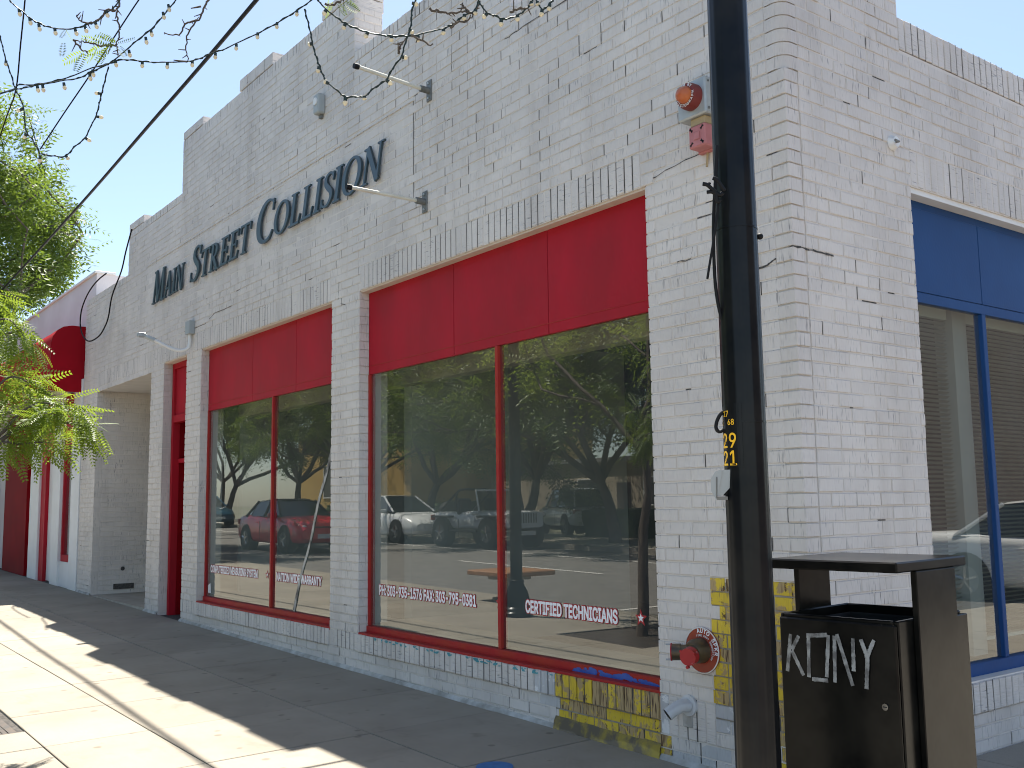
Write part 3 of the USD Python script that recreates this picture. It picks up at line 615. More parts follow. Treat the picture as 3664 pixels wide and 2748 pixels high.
lettering(w2, 'PH: 303-935-1576 FAX: 303-795-0381', -4.317, -2.93, .680, .075)
lettering(w2, 'CERTIFIED TECHNICIANS', -2.353, -1.457, .686, .076)
star(w1, -6.573, .733, .022); star(w2, -2.645, .725, .024); star(w2, -1.26, .733, .026)
part(w1, 'pane_sticker', MB().quad((-8.2, GY-.001, .46), (-8.11, GY-.001, .46), (-8.13, GY-.001, .57), (-8.2, GY-.001, .54)).T(), 'white_trim')
# cracked pane: long ragged strip of tape
tp = MB(); a_, b_ = np.array([-5.17, 1.95]), np.array([-5.955, .425])
L_ = [a_*(1-t)+b_*t for t in np.linspace(0, 1, 40)]; d_ = (b_-a_)/np.linalg.norm(b_-a_); nn = np.array([-d_[1], d_[0]])
for k in range(39):
    h0, h1 = [.016+.009*meshkit.noise(np.array([q*.45, 3., 5.])) for q in (k, k+1)]
    c0, c1 = [L_[q]+nn*.012*math.sin(q*.35) for q in (k, k+1)]
    p_ = [c0-nn*h0, c1-nn*h1, c1+nn*h1, c0+nn*h0]; tp.quad(*[(q[0], GY-.003, q[1]) for q in p_])
part(w1, 'tape_strip', tp.T(), 'clear_tape', label='long diagonal strip of grey tape over a cracked pane')
def rail_patch(pts, m, name):
    part(w2, name, place(shape_mesh(Polygon(pts).buffer(.004).buffer(-.002), .0008), (0, .0745, 0), (1, 0, 0), (0, 0, 1)), m)
for _ in range(5):
    cx_ = -1.75+.16*_; bl = unary_union([affinity.scale(Point(cx_+random.uniform(-.09, .10), SILL+.012+random.uniform(-.012, .035)-.004*_).buffer(random.uniform(.008, .022), 2), random.uniform(1, 2.4), random.uniform(.4, 1)) for k in range(16)]).intersection(sbox(-1.9, SILL-.008, -1.03, SILL+.075))
    for g in getattr(bl, 'geoms', [bl]):
        if g.area > .0003: part(w2, 'blue_paint_patch', place(shape_mesh(g, .0008), (0, .0740-.0003*_, 0), (1, 0, 0), (0, 0, 1)), 'blue_patch')
# door in its own opening
dr = part(shop, 'door', MB().box((-9.62, .11, .05), (-9.555, .2, HEAD-.01), .003).box((-8.855, .11, .05), (-8.79, .2, HEAD-.01), .003).box((-9.555, .11, HEAD-.08), (-8.855, .2, HEAD-.01), .003).box((-9.555, .112, 2.47), (-8.855, .2, 2.56), .003).T(), 'red_paint', label='deep red recessed entrance door and frame')
part(dr, 'transom_panel', MB().box((-9.553, .14, 2.562), (-8.857, .17, HEAD-.082)).T(), 'red_paint')
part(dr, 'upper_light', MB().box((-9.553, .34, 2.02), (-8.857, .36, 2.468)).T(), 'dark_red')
part(dr, 'head_bar', MB().box((-9.553, .18, 1.965), (-8.857, .37, 2.02), .004).T(), 'red_paint')
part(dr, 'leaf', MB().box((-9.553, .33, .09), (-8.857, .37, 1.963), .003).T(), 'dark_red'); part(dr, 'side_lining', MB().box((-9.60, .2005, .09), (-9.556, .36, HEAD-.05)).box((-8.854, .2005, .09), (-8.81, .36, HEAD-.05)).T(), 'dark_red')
for q in (-9.40, -9.2, -9.02): part(dr, 'leaf_groove', MB().box((q, .3285, .12), (q+.008, .331, 1.93)).T(), 'red_groove')
part(dr, 'handle', MB().tube([(-8.95, .33, 1.0), (-8.95, .28, 1.0), (-8.95, .28, 1.25), (-8.95, .33, 1.25)], .012).T(), 'bronze')
part(dr, 'lintel', MB().box((-9.626, .016, HEAD-.012), (-8.784, .4, HEAD+.002)).T(), 'lintel'); part(dr, 'threshold', MB().box((-9.62, .0, .02), (-8.79, .4, .088)).T(), 'concrete_warm')
# blue side window
wy = [1.09, 1.955, 2.84, 3.72, 4.6, 5.58]
bw = MB().box((-.14, 1.086, SILL+.02), (-.075, 5.6, SILL+.10), .004).box((-.14, 1.086, 36*RH-.06), (-.0885, 5.6, 36*RH), .002)
for k, q in enumerate(wy): bw.box((-.14, q-.022 if k else q-.004, SILL+.1005), (-.082, q+.022, 36*RH-.0605), .003)
sw = part(shop, 'side_window', bw.T(), 'blue_paint', label='blue painted window frame on the side wall')
for k in range(5):
    part(sw, 'pane', MB().quad((-.108, wy[k]+.021, SILL+.099), (-.108, wy[k+1]-.021, SILL+.099), (-.108, wy[k+1]-.021, 36*RH-.059), (-.108, wy[k]+.021, 36*RH-.059)).T(), 'shop_glass')
    part(sw, 'fascia_panel', MB().box((-.135, wy[k]+.003, 36*RH+.002), (-.086, wy[k+1]-.003, 44*RH-.075), .002).T(), 'blue_paint')
    sl = MB()
    if k < 2:
        y0, y1_ = wy[k]+.05, wy[k+1]-(.17 if k == 0 else .05)
        for i in range(72):
            z = .56+i*.0268; sl.add([(-.262, y0, z-.004), (-.262, y1_, z-.004), (-.238, y1_, z+.010), (-.238, y0, z+.010)], [[0, 1, 2], [0, 2, 3]])
        part(sw, 'blind_slats', sl.T(), 'blind', kind='stuff')
        part(sw, 'blind_rail', MB().box((-.27, y0, 2.49), (-.23, y1_, 2.56)).box((-.265, y0, .535), (-.235, y1_, .555)).T(), 'curtain')
part(sw, 'head_rail', MB().box((-.14, 1.086, 44*RH-.075), (-.09, 5.6, 44*RH-.002)).T(), 'blue_paint'); part(sw, 'lintel', MB().box((-.25, 1.084, 44*RH-.03), (-.014, 5.62, 44*RH+.002)).T(), 'white_trim')
part(sw, 'interior_post', MB().box((-.34, 1.83, SILL+.1), (-.22, 1.99, 2.6)).T(), 'interior_white')
# roof and inside
part(shop, 'roof', MB().box((XL, .28, 3.9), (-.25, 12, 4.0)).T(), 'roof_gravel')
part(shop, 'rear_wall', MB().box((XL, 11.8, -.4), (0, 12, 4.3)).box((XL, .1, -.4), (XL+.2, 11.8, 4.3)).box((-.25, 8.3, -.4), (-.02, 12, 4.1)).T(), 'pink_stucco')
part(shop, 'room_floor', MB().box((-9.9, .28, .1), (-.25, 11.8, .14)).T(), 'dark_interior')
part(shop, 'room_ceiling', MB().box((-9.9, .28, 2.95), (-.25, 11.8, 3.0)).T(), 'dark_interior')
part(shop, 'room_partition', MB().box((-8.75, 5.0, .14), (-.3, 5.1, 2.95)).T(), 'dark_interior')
part(shop, 'display_shelf', MB().box((-8.4, .15, SILL+.03), (-4.9, .55, SILL+.072)).box((-4.6, .15, SILL+.03), (-.9, .55, SILL+.072)).T(), 'shelf_beige')
part(shop, 'soffit', MB().box((-8.4, .5, 2.46), (-.7, .62, 2.95)).T(), 'shelf_beige')
part(shop, 'interior_wall', MB().box((-4.75, .6, .14), (-4.62, 3.2, 2.95)).box((-8.6, .6, .14), (-8.5, 3.0, 2.95)).box((-2.98, 3.4, .14), (-2.7, 3.65, 2.95)).T(), 'interior_white')

# ---------------------------------------------------------------- sign letters
def seg(a, b, w0, w1=None):
    a, b = np.array(a, float), np.array(b, float); d = (b-a)/np.linalg.norm(b-a); n = np.array([-d[1], d[0]]); w1 = w0 if w1 is None else w1
    return Polygon([a+n*w0/2, b+n*w1/2, b-n*w1/2, a-n*w0/2])
def stroke(pts, ws_):
    p = spline([(x, y) for x, y in pts], 8); w = np.interp(np.linspace(0, 1, len(p)), np.linspace(0, 1, len(ws_)), ws_)
    return unary_union([MultiPoint(list(Point(p[k]).buffer(w[k]/2, 6).exterior.coords)+list(Point(p[k+1]).buffer(w[k+1]/2, 6).exterior.coords)).convex_hull for k in range(len(p)-1)])
def ser(x, y, l, h=.05): return sbox(x-l/2, y, x+l/2, y+h)
def ell(cx, cy, rx, ry): return affinity.scale(Point(cx, cy).buffer(1, 24), rx, ry, origin=(cx, cy))
def glyph(ch):
    K, T = .155, .075
    g = {
     'M': lambda: [seg((.12, 0), (.20, 1), T), seg((.20, 1), (.52, .03), K), seg((.52, .03), (.88, 1), T), seg((.93, 0), (.90, 1), K), ser(.12, 0, .26), ser(.93, 0, .32), ser(.15, .95, .20), ser(.92, .95, .22)],
     'A': lambda: [seg((.08, 0), (.40, 1), T), seg((.40, 1), (.70, 0), K), sbox(.2, .30, .58, .37), ser(.08, 0, .26), ser(.70, 0, .32)],
     'I': lambda: [sbox(.12, 0, .12+K, 1), ser(.12+K/2, 0, .34), ser(.12+K/2, .95, .34)],
     'N': lambda: [sbox(.12, 0, .12+T, 1), seg((.15, 1), (.74, 0), K), sbox(.70, 0, .70+T, 1), ser(.155, 0, .28), ser(.10, .95, .2), ser(.74, .95, .28)],
     'S': lambda: [stroke([(.54, .80), (.45, .93), (.31, .965), (.17, .88), (.16, .71), (.31, .55), (.47, .41), (.51, .24), (.40, .075), (.25, .035), (.10, .09), (.03, .22)], [.055, .06, .07, .11, .145, .155, .15, .13, .09, .065, .06, .05]), sbox(.505, .72, .56, .96), sbox(.01, .04, .06, .30)],
     'T': lambda: [sbox(.28, 0, .28+K, 1), sbox(.0, .925, .72, 1), ser(.28+K/2, 0, .36), Polygon([(0, 1), (.06, 1), (.035, .74), (-.02, .74)]), Polygon([(.66, 1), (.72, 1), (.73, .74), (.685, .74)])],
     'R': lambda: [sbox(.12, 0, .12+K, 1), ell(.33, .735, .27, .265).difference(ell(.30, .735, .155, .195)).intersection(sbox(.2, 0, 1, 1)), sbox(.12, .93, .33, 1), sbox(.12, .47, .33, .54), seg((.32, .5), (.66, 0), K), ser(.12+K/2, 0, .34), ser(.70, 0, .2), ser(.12, .95, .2)],
     'E': lambda: [sbox(.12, 0, .12+K, 1), sbox(.1, .925, .60, 1), sbox(.1, 0, .63, .075), sbox(.1, .475, .50, .545), sbox(.55, .76, .60, 1), Polygon([(.58, 0), (.63, 0), (.68, .26), (.63, .26)]), sbox(.47, .39, .515, .63), ser(.13, 0, .24), ser(.13, .95, .24)],
     'L': lambda: [sbox(.12, 0, .12+K, 1), sbox(.1, 0, .60, .075), Polygon([(.55, 0), (.60, 0), (.65, .28), (.60, .28)]), ser(.12+K/2, .95, .36), ser(.12, 0, .22)],
     'C': lambda: [ell(.46, .5, .46, .525).difference(ell(.53, .5, .335, .455)).difference(sbox(.70, .12, 1.1, .86)), sbox(.715, .70, .765, .965), stroke([(.55, .0), (.70, .05), (.80, .20)], [.06, .06, .05])],
     'O': lambda: [ell(.45, .5, .45, .525).difference(ell(.45, .5, .285, .455))]}[ch]()
    return unary_union(g).buffer(.006).buffer(-.006)
sign = thing('wall_sign', 'raised dark slate serif letters reading MAIN STREET COLLISION on the white brick', 'sign', (-7.03, 0, 4.05))
words = [('MAIN', -10.09, -8.86), ('STREET', -8.66, -6.80), ('COLLISION', -6.66, -4.00)]
for wd, xa, xb in words:
    x = 0; gl = []
    for i, ch in enumerate(wd):
        h = .415 if i == 0 else .312
        g = affinity.scale(glyph(ch), h*.92, h, origin=(0, 0)); g = affinity.affine_transform(g, [1, .20, 0, 1, 0, 0])
        w_ = affinity.affine_transform(g, [1, -.20, 0, 1, 0, 0]).bounds
        gl.append(affinity.translate(g, x-w_[0], 0)); x += w_[2]-w_[0]+h*.055
    k = (xb-xa)/(gl[-1].bounds[2]-gl[0].bounds[0]); x00 = gl[0].bounds[0]
    for g in gl:
        g = affinity.translate(affinity.scale(g, k, 1, origin=(0, 0)), xa-x00*k, 0)
        part(sign, 'letter', place(shape_mesh(g, .022), (0, -.014, 4.045+.0125*(g.bounds[0]+10.09)), (1, 0, 0), (0, 0, 1)), 'letter_face')
        cx, cz = g.representative_point().x, g.representative_point().y
for wd_x in (-9.9, -8.5, -6.6, -4.2):
    part(sign, 'mounting_stud', MB().tube([(wd_x, .01, 4.19), (wd_x, -.02, 4.19)], .006).T(), 'galv_dark')

# ---------------------------------------------------------------- things on the shop wall
def rod(x, z, tipz, L, label):
    t = thing('sign_bracket', label, 'bracket', (x, 0, z), group=None)
    part(t, 'base_plate', MB().box((x-.035, -.010, z-.085), (x+.035, .001, z+.085), .003).T(), 'galv_dark')
    for dz in (-.06, .06): part(t, 'bolt', MB().tube([(x, -.008, z+dz), (x, -.02, z+dz)], .009, 6).T(), 'galv')
    part(t, 'socket', MB().tube([(x, -.01, z), (x, -.085, z)], .026, 14).T(), 'galv_dark', smooth=30)
    part(t, 'rod', MB().tube([(x, -.08, z), (x, -L, tipz)], .0145, 12).T(), 'cream_rod', smooth=30)
    part(t, 'end_cap', MB().tube([(x, -L+.02, tipz), (x, -L-.02, tipz)], .021, 12).T(), 'rubber', smooth=30)
rod(-3.35, 4.62, 4.655, .645, 'upper white metal bracket rod sticking out of the wall above the sign')
rod(-3.42, 3.742, 3.742, .665, 'lower white metal bracket rod sticking out at the end of the sign')
t = thing('wall_sensor', 'small pale grey sensor box high on the parapet wall', 'sensor', (-5.22, 0, 5.13))
part(t, 'housing', MB().box((-5.27, -.075, 5.035), (-5.16, .001, 5.225), .012).T(), 'grey_plastic'); part(t, 'lens', MB().tube([(-5.215, -.073, 5.15), (-5.215, -.084, 5.15)], .036, 16).T(), 'white_trim', smooth=30); part(t, 'mount', MB().box((-5.24, -.03, 5.0), (-5.2, .001, 5.035)).T(), 'galv_dark')
t = thing('conduit', 'white bent conduit arm hanging from a small junction box above the door', 'conduit', (-8.58, 0, 3.45))
part(t, 'junction_box', MB().box((-8.67, -.07, 3.44), (-8.53, .001, 3.60), .006).T(), 'grey_plastic')
part(t, 'pipe', MB().tube(spline([(-8.6, -.035, 3.44), (-8.6, -.035, 3.33), (-8.61, -.06, 3.27), (-8.66, -.13, 3.25), (-8.72, -.22, 3.28), (-8.80, -.38, 3.37), (-8.86, -.46, 3.41)], 6), .021, 12).T(), 'white_trim', smooth=30)
part(t, 'coupling', MB().tube([(-8.80, -.375, 3.368), (-8.86, -.46, 3.415)], .03, 10).T(), 'galv', smooth=30)
part(t, 'fitting', MB().box((-8.93, -.55, 3.41), (-8.86, -.46, 3.46), .006).T(), 'galv')
# alarm strobe box
ax, az = -.522, 3.563
t = thing('fire_alarm', 'grey metal alarm box with a round amber lens beside the black post', 'alarm', (ax, 0, az))
part(t, 'box', MB().box((ax-.102, -.125, az-.108), (ax+.102, .001, az+.097), .008).T(), 'galv', label='galvanised square alarm box')
part(t, 'side_screw', MB().tube([(ax+.101, -.1, az+.07), (ax+.106, -.1, az+.07)], .006).tube([(ax+.101, -.1, az-.08), (ax+.106, -.1, az-.08)], .008).T(), 'galv_dark', kind='stuff')
lx, lz = ax+.012, az-.002
def disc(c, r, y0, y1, n=32): return MB().tube([(c[0], y0, c[1]), (c[0], y1, c[1])], r, n).T()
part(t, 'bell_ring', trimesh.creation.revolve(np.array([[0, 0], [.072, 0], [.072, .034], [.066, .058], [.05, .062], [0, .062]]), sections=36).apply_transform(trimesh.transformations.rotation_matrix(math.pi/2, [1, 0, 0])).apply_translation((lx, -.123, lz)), 'alarm_red', smooth=35)
part(t, 'lens', trimesh.creation.revolve(np.array([[0, .112], [.02, .109], [.038, .095], [.046, .072], [.047, .045], [0, .045]]), sections=28).apply_transform(trimesh.transformations.rotation_matrix(math.pi/2, [1, 0, 0])).apply_translation((lx, -.123, lz)), 'amber_lens', smooth=40)
def arc_text(par, text, c, r, h, a0, a1, y, m, name, U=(1, 0, 0)):
    chars = list(text); n = len(chars)
    for i, ch in enumerate(chars):
        if ch == ' ': continue
        a = a0+(a1-a0)*(i+.5)/n; g = text_shape(ch, h, 3); g = affinity.translate(g, -(g.bounds[2]-g.bounds[0])/2, 0)
        g = affinity.rotate(g, a-90 if a0 > a1 else a+90, origin=(0, 0)); g = affinity.translate(g, r*math.cos(math.radians(a)), r*math.sin(math.radians(a)))
        part(par, name, place(shape_mesh(g, .001), (c[0], y, c[1]), U, (0, 0, 1)), m)
arc_text(t, 'ALARM BY', (lx, lz), .051, .0145, 165, 35, -.1862, 'white_trim', 'lettering')
arc_text(t, 'DICTOGRAPH', (lx, lz), .064, .0145, 195, 370, -.1862, 'white_trim', 'lettering')
t = thing('alarm_horn', 'faded pink square horn with grille openings below the alarm box', 'alarm', (-.50, 0, 3.35))
part(t, 'bracket', MB().box((-.555, -.10, 3.412), (-.450, -.02, 3.4545), .003).T(), 'tan_plastic')
part(t, 'housing', MB().box((-.562, -.112, 3.288), (-.443, .001, 3.410), .007).T(), 'faded_pink'); part(t, 'back_plate', MB().box((-.572, -.03, 3.280), (-.425, .002, 3.414), .004).T(), 'faded_pink')
for sx in (-1, 1):
    for sz in (-1, 1):
        c_ = np.array([-.5025+sx*.038, 3.349+sz*.039])
        for k in range(2):
            a = math.radians(45*(1 if sx*sz > 0 else 3)+ (22 if k else -22)); e = np.array([math.cos(a), math.sin(a)])*.014; n_ = np.array([-e[1], e[0]])*.25
            part(t, 'grille_slot', MB().quad(*[(q[0], -.1126, q[1]) for q in (c_-e-n_, c_+e-n_, c_+e+n_, c_-e+n_)]).T(), 'can_inside')
part(t, 'front_boss', MB().box((-.524, -.117, 3.328), (-.481, -.1115, 3.371), .004).T(), 'faded_pink')
part(t, 'wire_tail', MB().tube([(-.52, -.01, 3.285), (-.52, -.02, 3.20)], .006).T(), 'tan_plastic')
# sprinkler connection
fx, fz = -.69, .622
t = thing('sprinkler_connection', 'round red fire sprinkler plate with twin bronze hose inlets low on the wall', 'fire connection', (fx, 0, fz))
part(t, 'plate', disc((fx, fz), .118, .002, -.012, 48), 'fire_plate', smooth=30); part(t, 'rim', trimesh.creation.torus(.117, .0035, major_sections=48, minor_sections=8).apply_transform(trimesh.transformations.rotation_matrix(math.pi/2, [1, 0, 0])).apply_translation((fx, -.012, fz)), 'plate_rim', smooth=True)
part(t, 'inner_ring', trimesh.creation.torus(.068, .004, major_sections=40, minor_sections=8).apply_transform(trimesh.transformations.rotation_matrix(math.pi/2, [1, 0, 0])).apply_translation((fx, -.012, fz)), 'fire_plate', smooth=True)
part(t, 'body', MB().tube([(fx, -.01, fz), (fx, -.07, fz), (fx, -.10, fz)], [.066, .062, .045], 24).tube([(fx-.005, -.07, fz), (fx-.075, -.125, fz-.005)], .036, 18).tube([(fx+.0, -.07, fz), (fx+.035, -.14, fz-.012)], .040, 18).T(), 'bronze', smooth=35)
part(t, 'inlet', MB().tube([(fx-.055, -.108, fz-.004), (fx-.092, -.138, fz-.006)], .043, 20).T(), 'bronze', smooth=35); part(t, 'inlet_cap', MB().tube([(fx-.092, -.138, fz-.006), (fx-.097, -.142, fz-.006)], .046, 20).T(), 'fire_red', smooth=30, label='thin end of the left hose inlet')
part(t, 'inlet_cap', MB().tube([(fx+.030, -.125, fz-.012), (fx+.043, -.165, fz-.016)], [.046, .044], 24).T(), 'fire_red', smooth=30, label='red painted cap with chipped paint')
for k in range(3):
    a = k*2.1+.5; c_ = np.array([fx+.040, -.155, fz-.016])+np.array([.05*math.cos(a), 0, .05*math.sin(a)]); part(t, 'cap_lug', MB().tube([c_, c_+[.004, -.018, 0]], .008).T(), 'fire_red')
for dz in (.033, -.045): part(t, 'pin', MB().tube([(fx-.095, -.140, fz+dz), (fx-.118, -.158, fz+dz)], .0045).T(), 'galv')
arc_text(t, 'AUTO SPKR', (fx, fz), .091, .021, 108, -12, -.0128, 'letter_white', 'lettering')
arc_text(t, 'FIRE DEPT CONNECTION', (fx, fz), .073, .010, 115, -35, -.0128, 'plate_rim', 'small_lettering')
# drain spout
sx_, sz_ = -.80, .325
t = thing('drain_spout', 'white painted pipe elbow poking out of the wall below the sprinkler plate', 'pipe', (sx_, 0, sz_))
part(t, 'flange', disc((sx_, sz_), .055, .002, -.014, 32), 'pipe_paint', smooth=30)
sp_ = spline([(sx_, -.01, sz_), (sx_-.01, -.05, sz_+.002), (sx_-.025, -.085, sz_-.012), (sx_-.045, -.125, sz_-.04)], 5)
part(t, 'elbow', MB().tube(sp_, .034, 20, cap=False).T(), 'pipe_paint', smooth=40); part(t, 'bore', MB().tube([sp_[-1], sp_[-1]+(sp_[-2]-sp_[-1])*.15], .031, 20).T(), 'can_inside')
part(t, 'mortar_drip', MB().box((sx_-.05, -.006, sz_-.115), (sx_+.02, .001, sz_-.05), .002).T(), 'parge')
# insulator on the side wall
t = thing('wall_insulator', 'white round cable insulator with a hook on the side wall above the blue window', 'insulator', (0, .92, 3.37))
part(t, 'disc', MB().tube([(0, .93, 3.375), (.03, .93, 3.375)], [.045, .03], 20).T(), 'white_trim', smooth=30); part(t, 'hook', MB().tube([(.02, .93, 3.375), (.06, .90, 3.36), (.07, .85, 3.355)], .007).T(), 'galv_dark')

# ---------------------------------------------------------------- black lamp post with its fittings
def lamp_post(x, y, label, near):
    g0 = gz(x, y); t = thing('lamp_post', label, 'lamp post', (x, y, g0), group=None)
    def rev(prof, z): return trimesh.creation.revolve(np.array(prof), sections=40).apply_translation((x, y, z))
    part(t, 'base', rev([[0, 0], [.20, 0], [.20, .05], [.185, .065], [.185, .10], [.165, .12], [.16, .20], [.135, .30], [.10, .36], [.088, .39], [.092, .41], [.092, .43], [.078, .44], [0, .44]], g0), 'black_paint', smooth=35)
    n = 64; a = np.arange(n)*2*math.pi/n; H_ = 4.9
    mb = MB(); zs = np.linspace(g0+.40, g0+H_, 12); v = []
    for z in zs:
        r_ = .0745-(z-g0)*.0016; rr = r_-.0016*(np.cos(a*16) < -.55)
        v += [(x+rr[k]*math.cos(a[k]), y+rr[k]*math.sin(a[k]), z) for k in range(n)]
    f = [[i*n+k, i*n+(k+1) % n, (i+1)*n+(k+1) % n, (i+1)*n+k] for i in range(11) for k in range(n)]
    part(t, 'shaft', MB().add(v, f).T(), 'black_paint', smooth=True)
    part(t, 'capital', rev([[0, 0], [.07, 0], [.09, .04], [.075, .07], [.11, .12], [.13, .16], [.11, .19], [0, .19]], g0+H_), 'black_paint', smooth=35)
    part(t, 'globe', trimesh.creation.icosphere(3, .19).apply_transform(np.diag([1, 1, 1.25, 1])).apply_translation((x, y, g0+H_+.40)), 'globe', smooth=True); part(t, 'finial', rev([[0, 0], [.10, 0], [.06, .05], [.02, .08], [.03, .11], [0, .16]], g0+H_+.61), 'black_paint', smooth=35)
    return t
PXc, PYc = .80, -1.372
post = lamp_post(PXc, PYc, 'tall black lamp post beside the trash can with yellow numbers on it', True)
def on_post(a, r_=.0715): return np.array([PXc+r_*math.cos(a), PYc+r_*math.sin(a)])
for z in (2.33, 1.66): part(post, 'band', MB().tube([(PXc, PYc, z), (PXc, PYc, z+.006)], .0745-.0016*z+.0012, 48).T(), 'black_paint', smooth=30)
av = math.atan2(CAM[1]-PYc, CAM[0]-PXc)   # the side of the post towards the street corner
def wrap(mesh, a0, r_, z0):
    """flat mesh (x along, y up, z out) bent round the post"""
    v = np.array(mesh.vertices); a = a0+v[:, 0]/r_; rr = r_+v[:, 2]
    return trimesh.Trimesh(np.stack([PXc+rr*np.cos(a), PYc+rr*np.sin(a), z0+v[:, 1]], 1), mesh.faces, process=False)
rs = .0728
pl = sbox(-.045, 0, .045, .235).buffer(.0); pl = unary_union([sbox(-.045, .04, .045, .235), ell(0, .04, .045, .042)])
pl_m = trimesh.creation.extrude_polygon(pl.segmentize(.01), .0006, engine='triangle') if False else shape_mesh(unary_union([sbox(-.045+.009*k, .02, -.045+.009*(k+1)-.0001, .235) for k in range(10)]), .0005)
part(post, 'number_plate', wrap(pl_m, av-.72, rs, 1.49), 'black_paint')
for txt, dx, z, h, m_ in (('29', -.041, 1.577, .048, 'reflector_yellow'), ('21', -.041, 1.518, .048, 'reflector_yellow'), ('17', -.030, 1.682, .019, 'reflector_yellow'), ('68', -.008, 1.653, .019, 'reflector_yellow'), ('5', -.043, 1.652, .019, 'reflector_dim')):
    g = text_shape(txt, h, 1); g = affinity.scale(g, .86, 1, origin=(0, 0)); part(post, 'number', wrap(place(shape_mesh(g.segmentize(.006), .0006), (dx, 0, .0005), (1, 0, 0), (0, 1, 0)), av-.72, rs, z), m_)
# clamp with stubs, the cable that runs down, the hanging loop, the outlet box
def depth_pt(px_, py_, dep=3.40): return at((px_, py_), dep)
def ypx(x, y): return (2350+x*500/1185, 200+y*500/1185)
t = thing('pole_clamp', 'black rusted clamp with stubby arms on the lamp post', 'clamp', depth_pt(*ypx(520, 1150)))
for pts, r_ in (([(390, 1085), (430, 1095), (480, 1140), (530, 1180), (560, 1160)], .010), ([(425, 1155), (470, 1155), (520, 1185)], .009), ([(450, 1075), (440, 1095)], .007), ([(475, 1035), (510, 1050), (545, 1100), (575, 1145)], .010), ([(500, 1150), (515, 1240), (535, 1215)], .010)):
    part(t, 'arm', MB().tube(spline([depth_pt(*ypx(*p)) for p in pts], 4), r_*.72, 8).T(), 'rubber', smooth=True)
part(t, 'bolt_knob', trimesh.creation.icosphere(2, .0115).apply_translation(np.array([PXc, PYc, 2.31])+_r*.081), 'rubber', smooth=True)
t = thing('pole_cable', 'black cable running down the left side of the lamp post', 'cable', depth_pt(2560, 900))
part(t, 'long_cable', MB().tube(spline([depth_pt(*p, 3.44) for p in [(2566, 520), (2562, 600), (2558, 680), (2554, 760), (2553, 850), (2556, 960), (2562, 1040), (2574, 1110), (2592, 1175), (2612, 1230)]], 5), .0058, 8).T(), 'rubber', smooth=True)
part(t, 'cut_end', MB().tube(spline([depth_pt(*p, 3.42) for p in [(2570, 730), (2562, 800), (2550, 880), (2540, 940), (2531, 998)]], 4), .0042, 8).T(), 'rubber', smooth=True)
lp = thing('cable_loop', 'small black cable loop hanging on the post beside the yellow numbers', 'cable', depth_pt(2590, 1510))
part(lp, 'loop', MB().tube(spline([depth_pt(*p, 3.41) for p in [(2618, 1462), (2602, 1466), (2580, 1480), (2566, 1505), (2562, 1530), (2572, 1544), (2590, 1537), (2606, 1510), (2612, 1480), (2620, 1466)]], 5), .0062, 8).T(), 'rubber', smooth=True)
def opx(x, y): return (2400+x*500/1382, 1400+y*500/1382)
ob = thing('outlet_box', 'grey weatherproof outlet box fixed to the side of the lamp post', 'outlet box', depth_pt(*opx(520, 920)))
ctr = [(500, 775), (600, 770), (600, 950), (520, 1030), (460, 1030), (460, 850)]
def extr(pts, d0, d1):
    a = [depth_pt(*opx(*p), d0) for p in pts]; b = [depth_pt(*opx(*p), d1) for p in pts]; n = len(pts)
    return trimesh.convex.convex_hull(np.array(a+b))
part(ob, 'body', extr([(505, 780), (600, 775), (602, 935), (520, 1025), (465, 1025), (465, 850)], 3.36, 3.44), 'grey_plastic')
part(ob, 'cover', extr([(395, 870), (440, 795), (498, 772), (508, 788), (462, 850), (458, 1075), (448, 1070), (445, 1020), (400, 985)], 3.355, 3.445), 'grey_plastic')
part(ob, 'hinge', MB().tube([depth_pt(*opx(455, 850), 3.354), depth_pt(*opx(455, 1060), 3.354)], .0022, 6).T(), 'galv_dark')
part(ob, 'latch', extr([(455, 1040), (565, 1040), (565, 1075), (455, 1075)], 3.36, 3.38), 'galv_dark'); part(ob, 'base_bracket', extr([(540, 960), (606, 930), (606, 1040), (520, 1030)], 3.37, 3.43), 'rubber')
post2 = lamp_post(-6.9, -3.25, 'black lamp post mirrored in the large right window with a bell shaped foot', False)

# ---------------------------------------------------------------- trash can
cth = math.radians(6); cu, cv = np.array([math.cos(cth), math.sin(cth), 0]), np.array([-math.sin(cth), math.cos(cth), 0]); CC = np.array([.878, -.825, 0]); cz0 = gz(.9, -.8)
def cbox(mb, a, b, c=.004):
    m = MB().box(a, b, c).T(); m.vertices = CC+m.vertices[:, :1]*cu+m.vertices[:, 1:2]*cv+m.vertices[:, 2:]*[0, 0, 1]; return mb.mesh(m)
can = thing('trash_can', 'black steel street trash can with a raised flat lid and silver tape letters', 'trash can', (CC[0], CC[1], cz0))
hw, hd, zt = .222, .235, 1.0
part(can, 'lid', cbox(MB(), (-hw-.022, -hd-.035, 1.158), (hw+.022, hd+.02, 1.193), .005).T(), 'can_black')
sh_ = MB(); cbox(sh_, (-hw+.012, hd-.02, cz0+.03), (hw, hd, zt)); cbox(sh_, (-hw, -hd+.004, cz0+.03), (-hw+.012, hd, zt)); cbox(sh_, (hw-.02, -hd+.004, cz0+.03), (hw-.002, hd, zt)); cbox(sh_, (-hw+.013, -hd+.002, zt-.03), (hw-.021, -hd+.02, zt))
part(can, 'body', sh_.T(), 'can_black')
part(can, 'liner', cbox(cbox(cbox(MB(), (-hw+.03, -hd+.03, .60), (hw-.03, hd-.03, .61)), (-hw+.03, hd-.035, .6), (hw-.03, hd-.03, .97)), (-hw+.03, -hd+.03, .6), (-hw+.035, hd-.03, .97)).T(), 'can_inside')
dorr = part(can, 'door', cbox(MB(), (-hw+.004, -hd-.012, cz0+.05), (hw-.006, -hd, zt-.012), .005).T(), 'can_black')
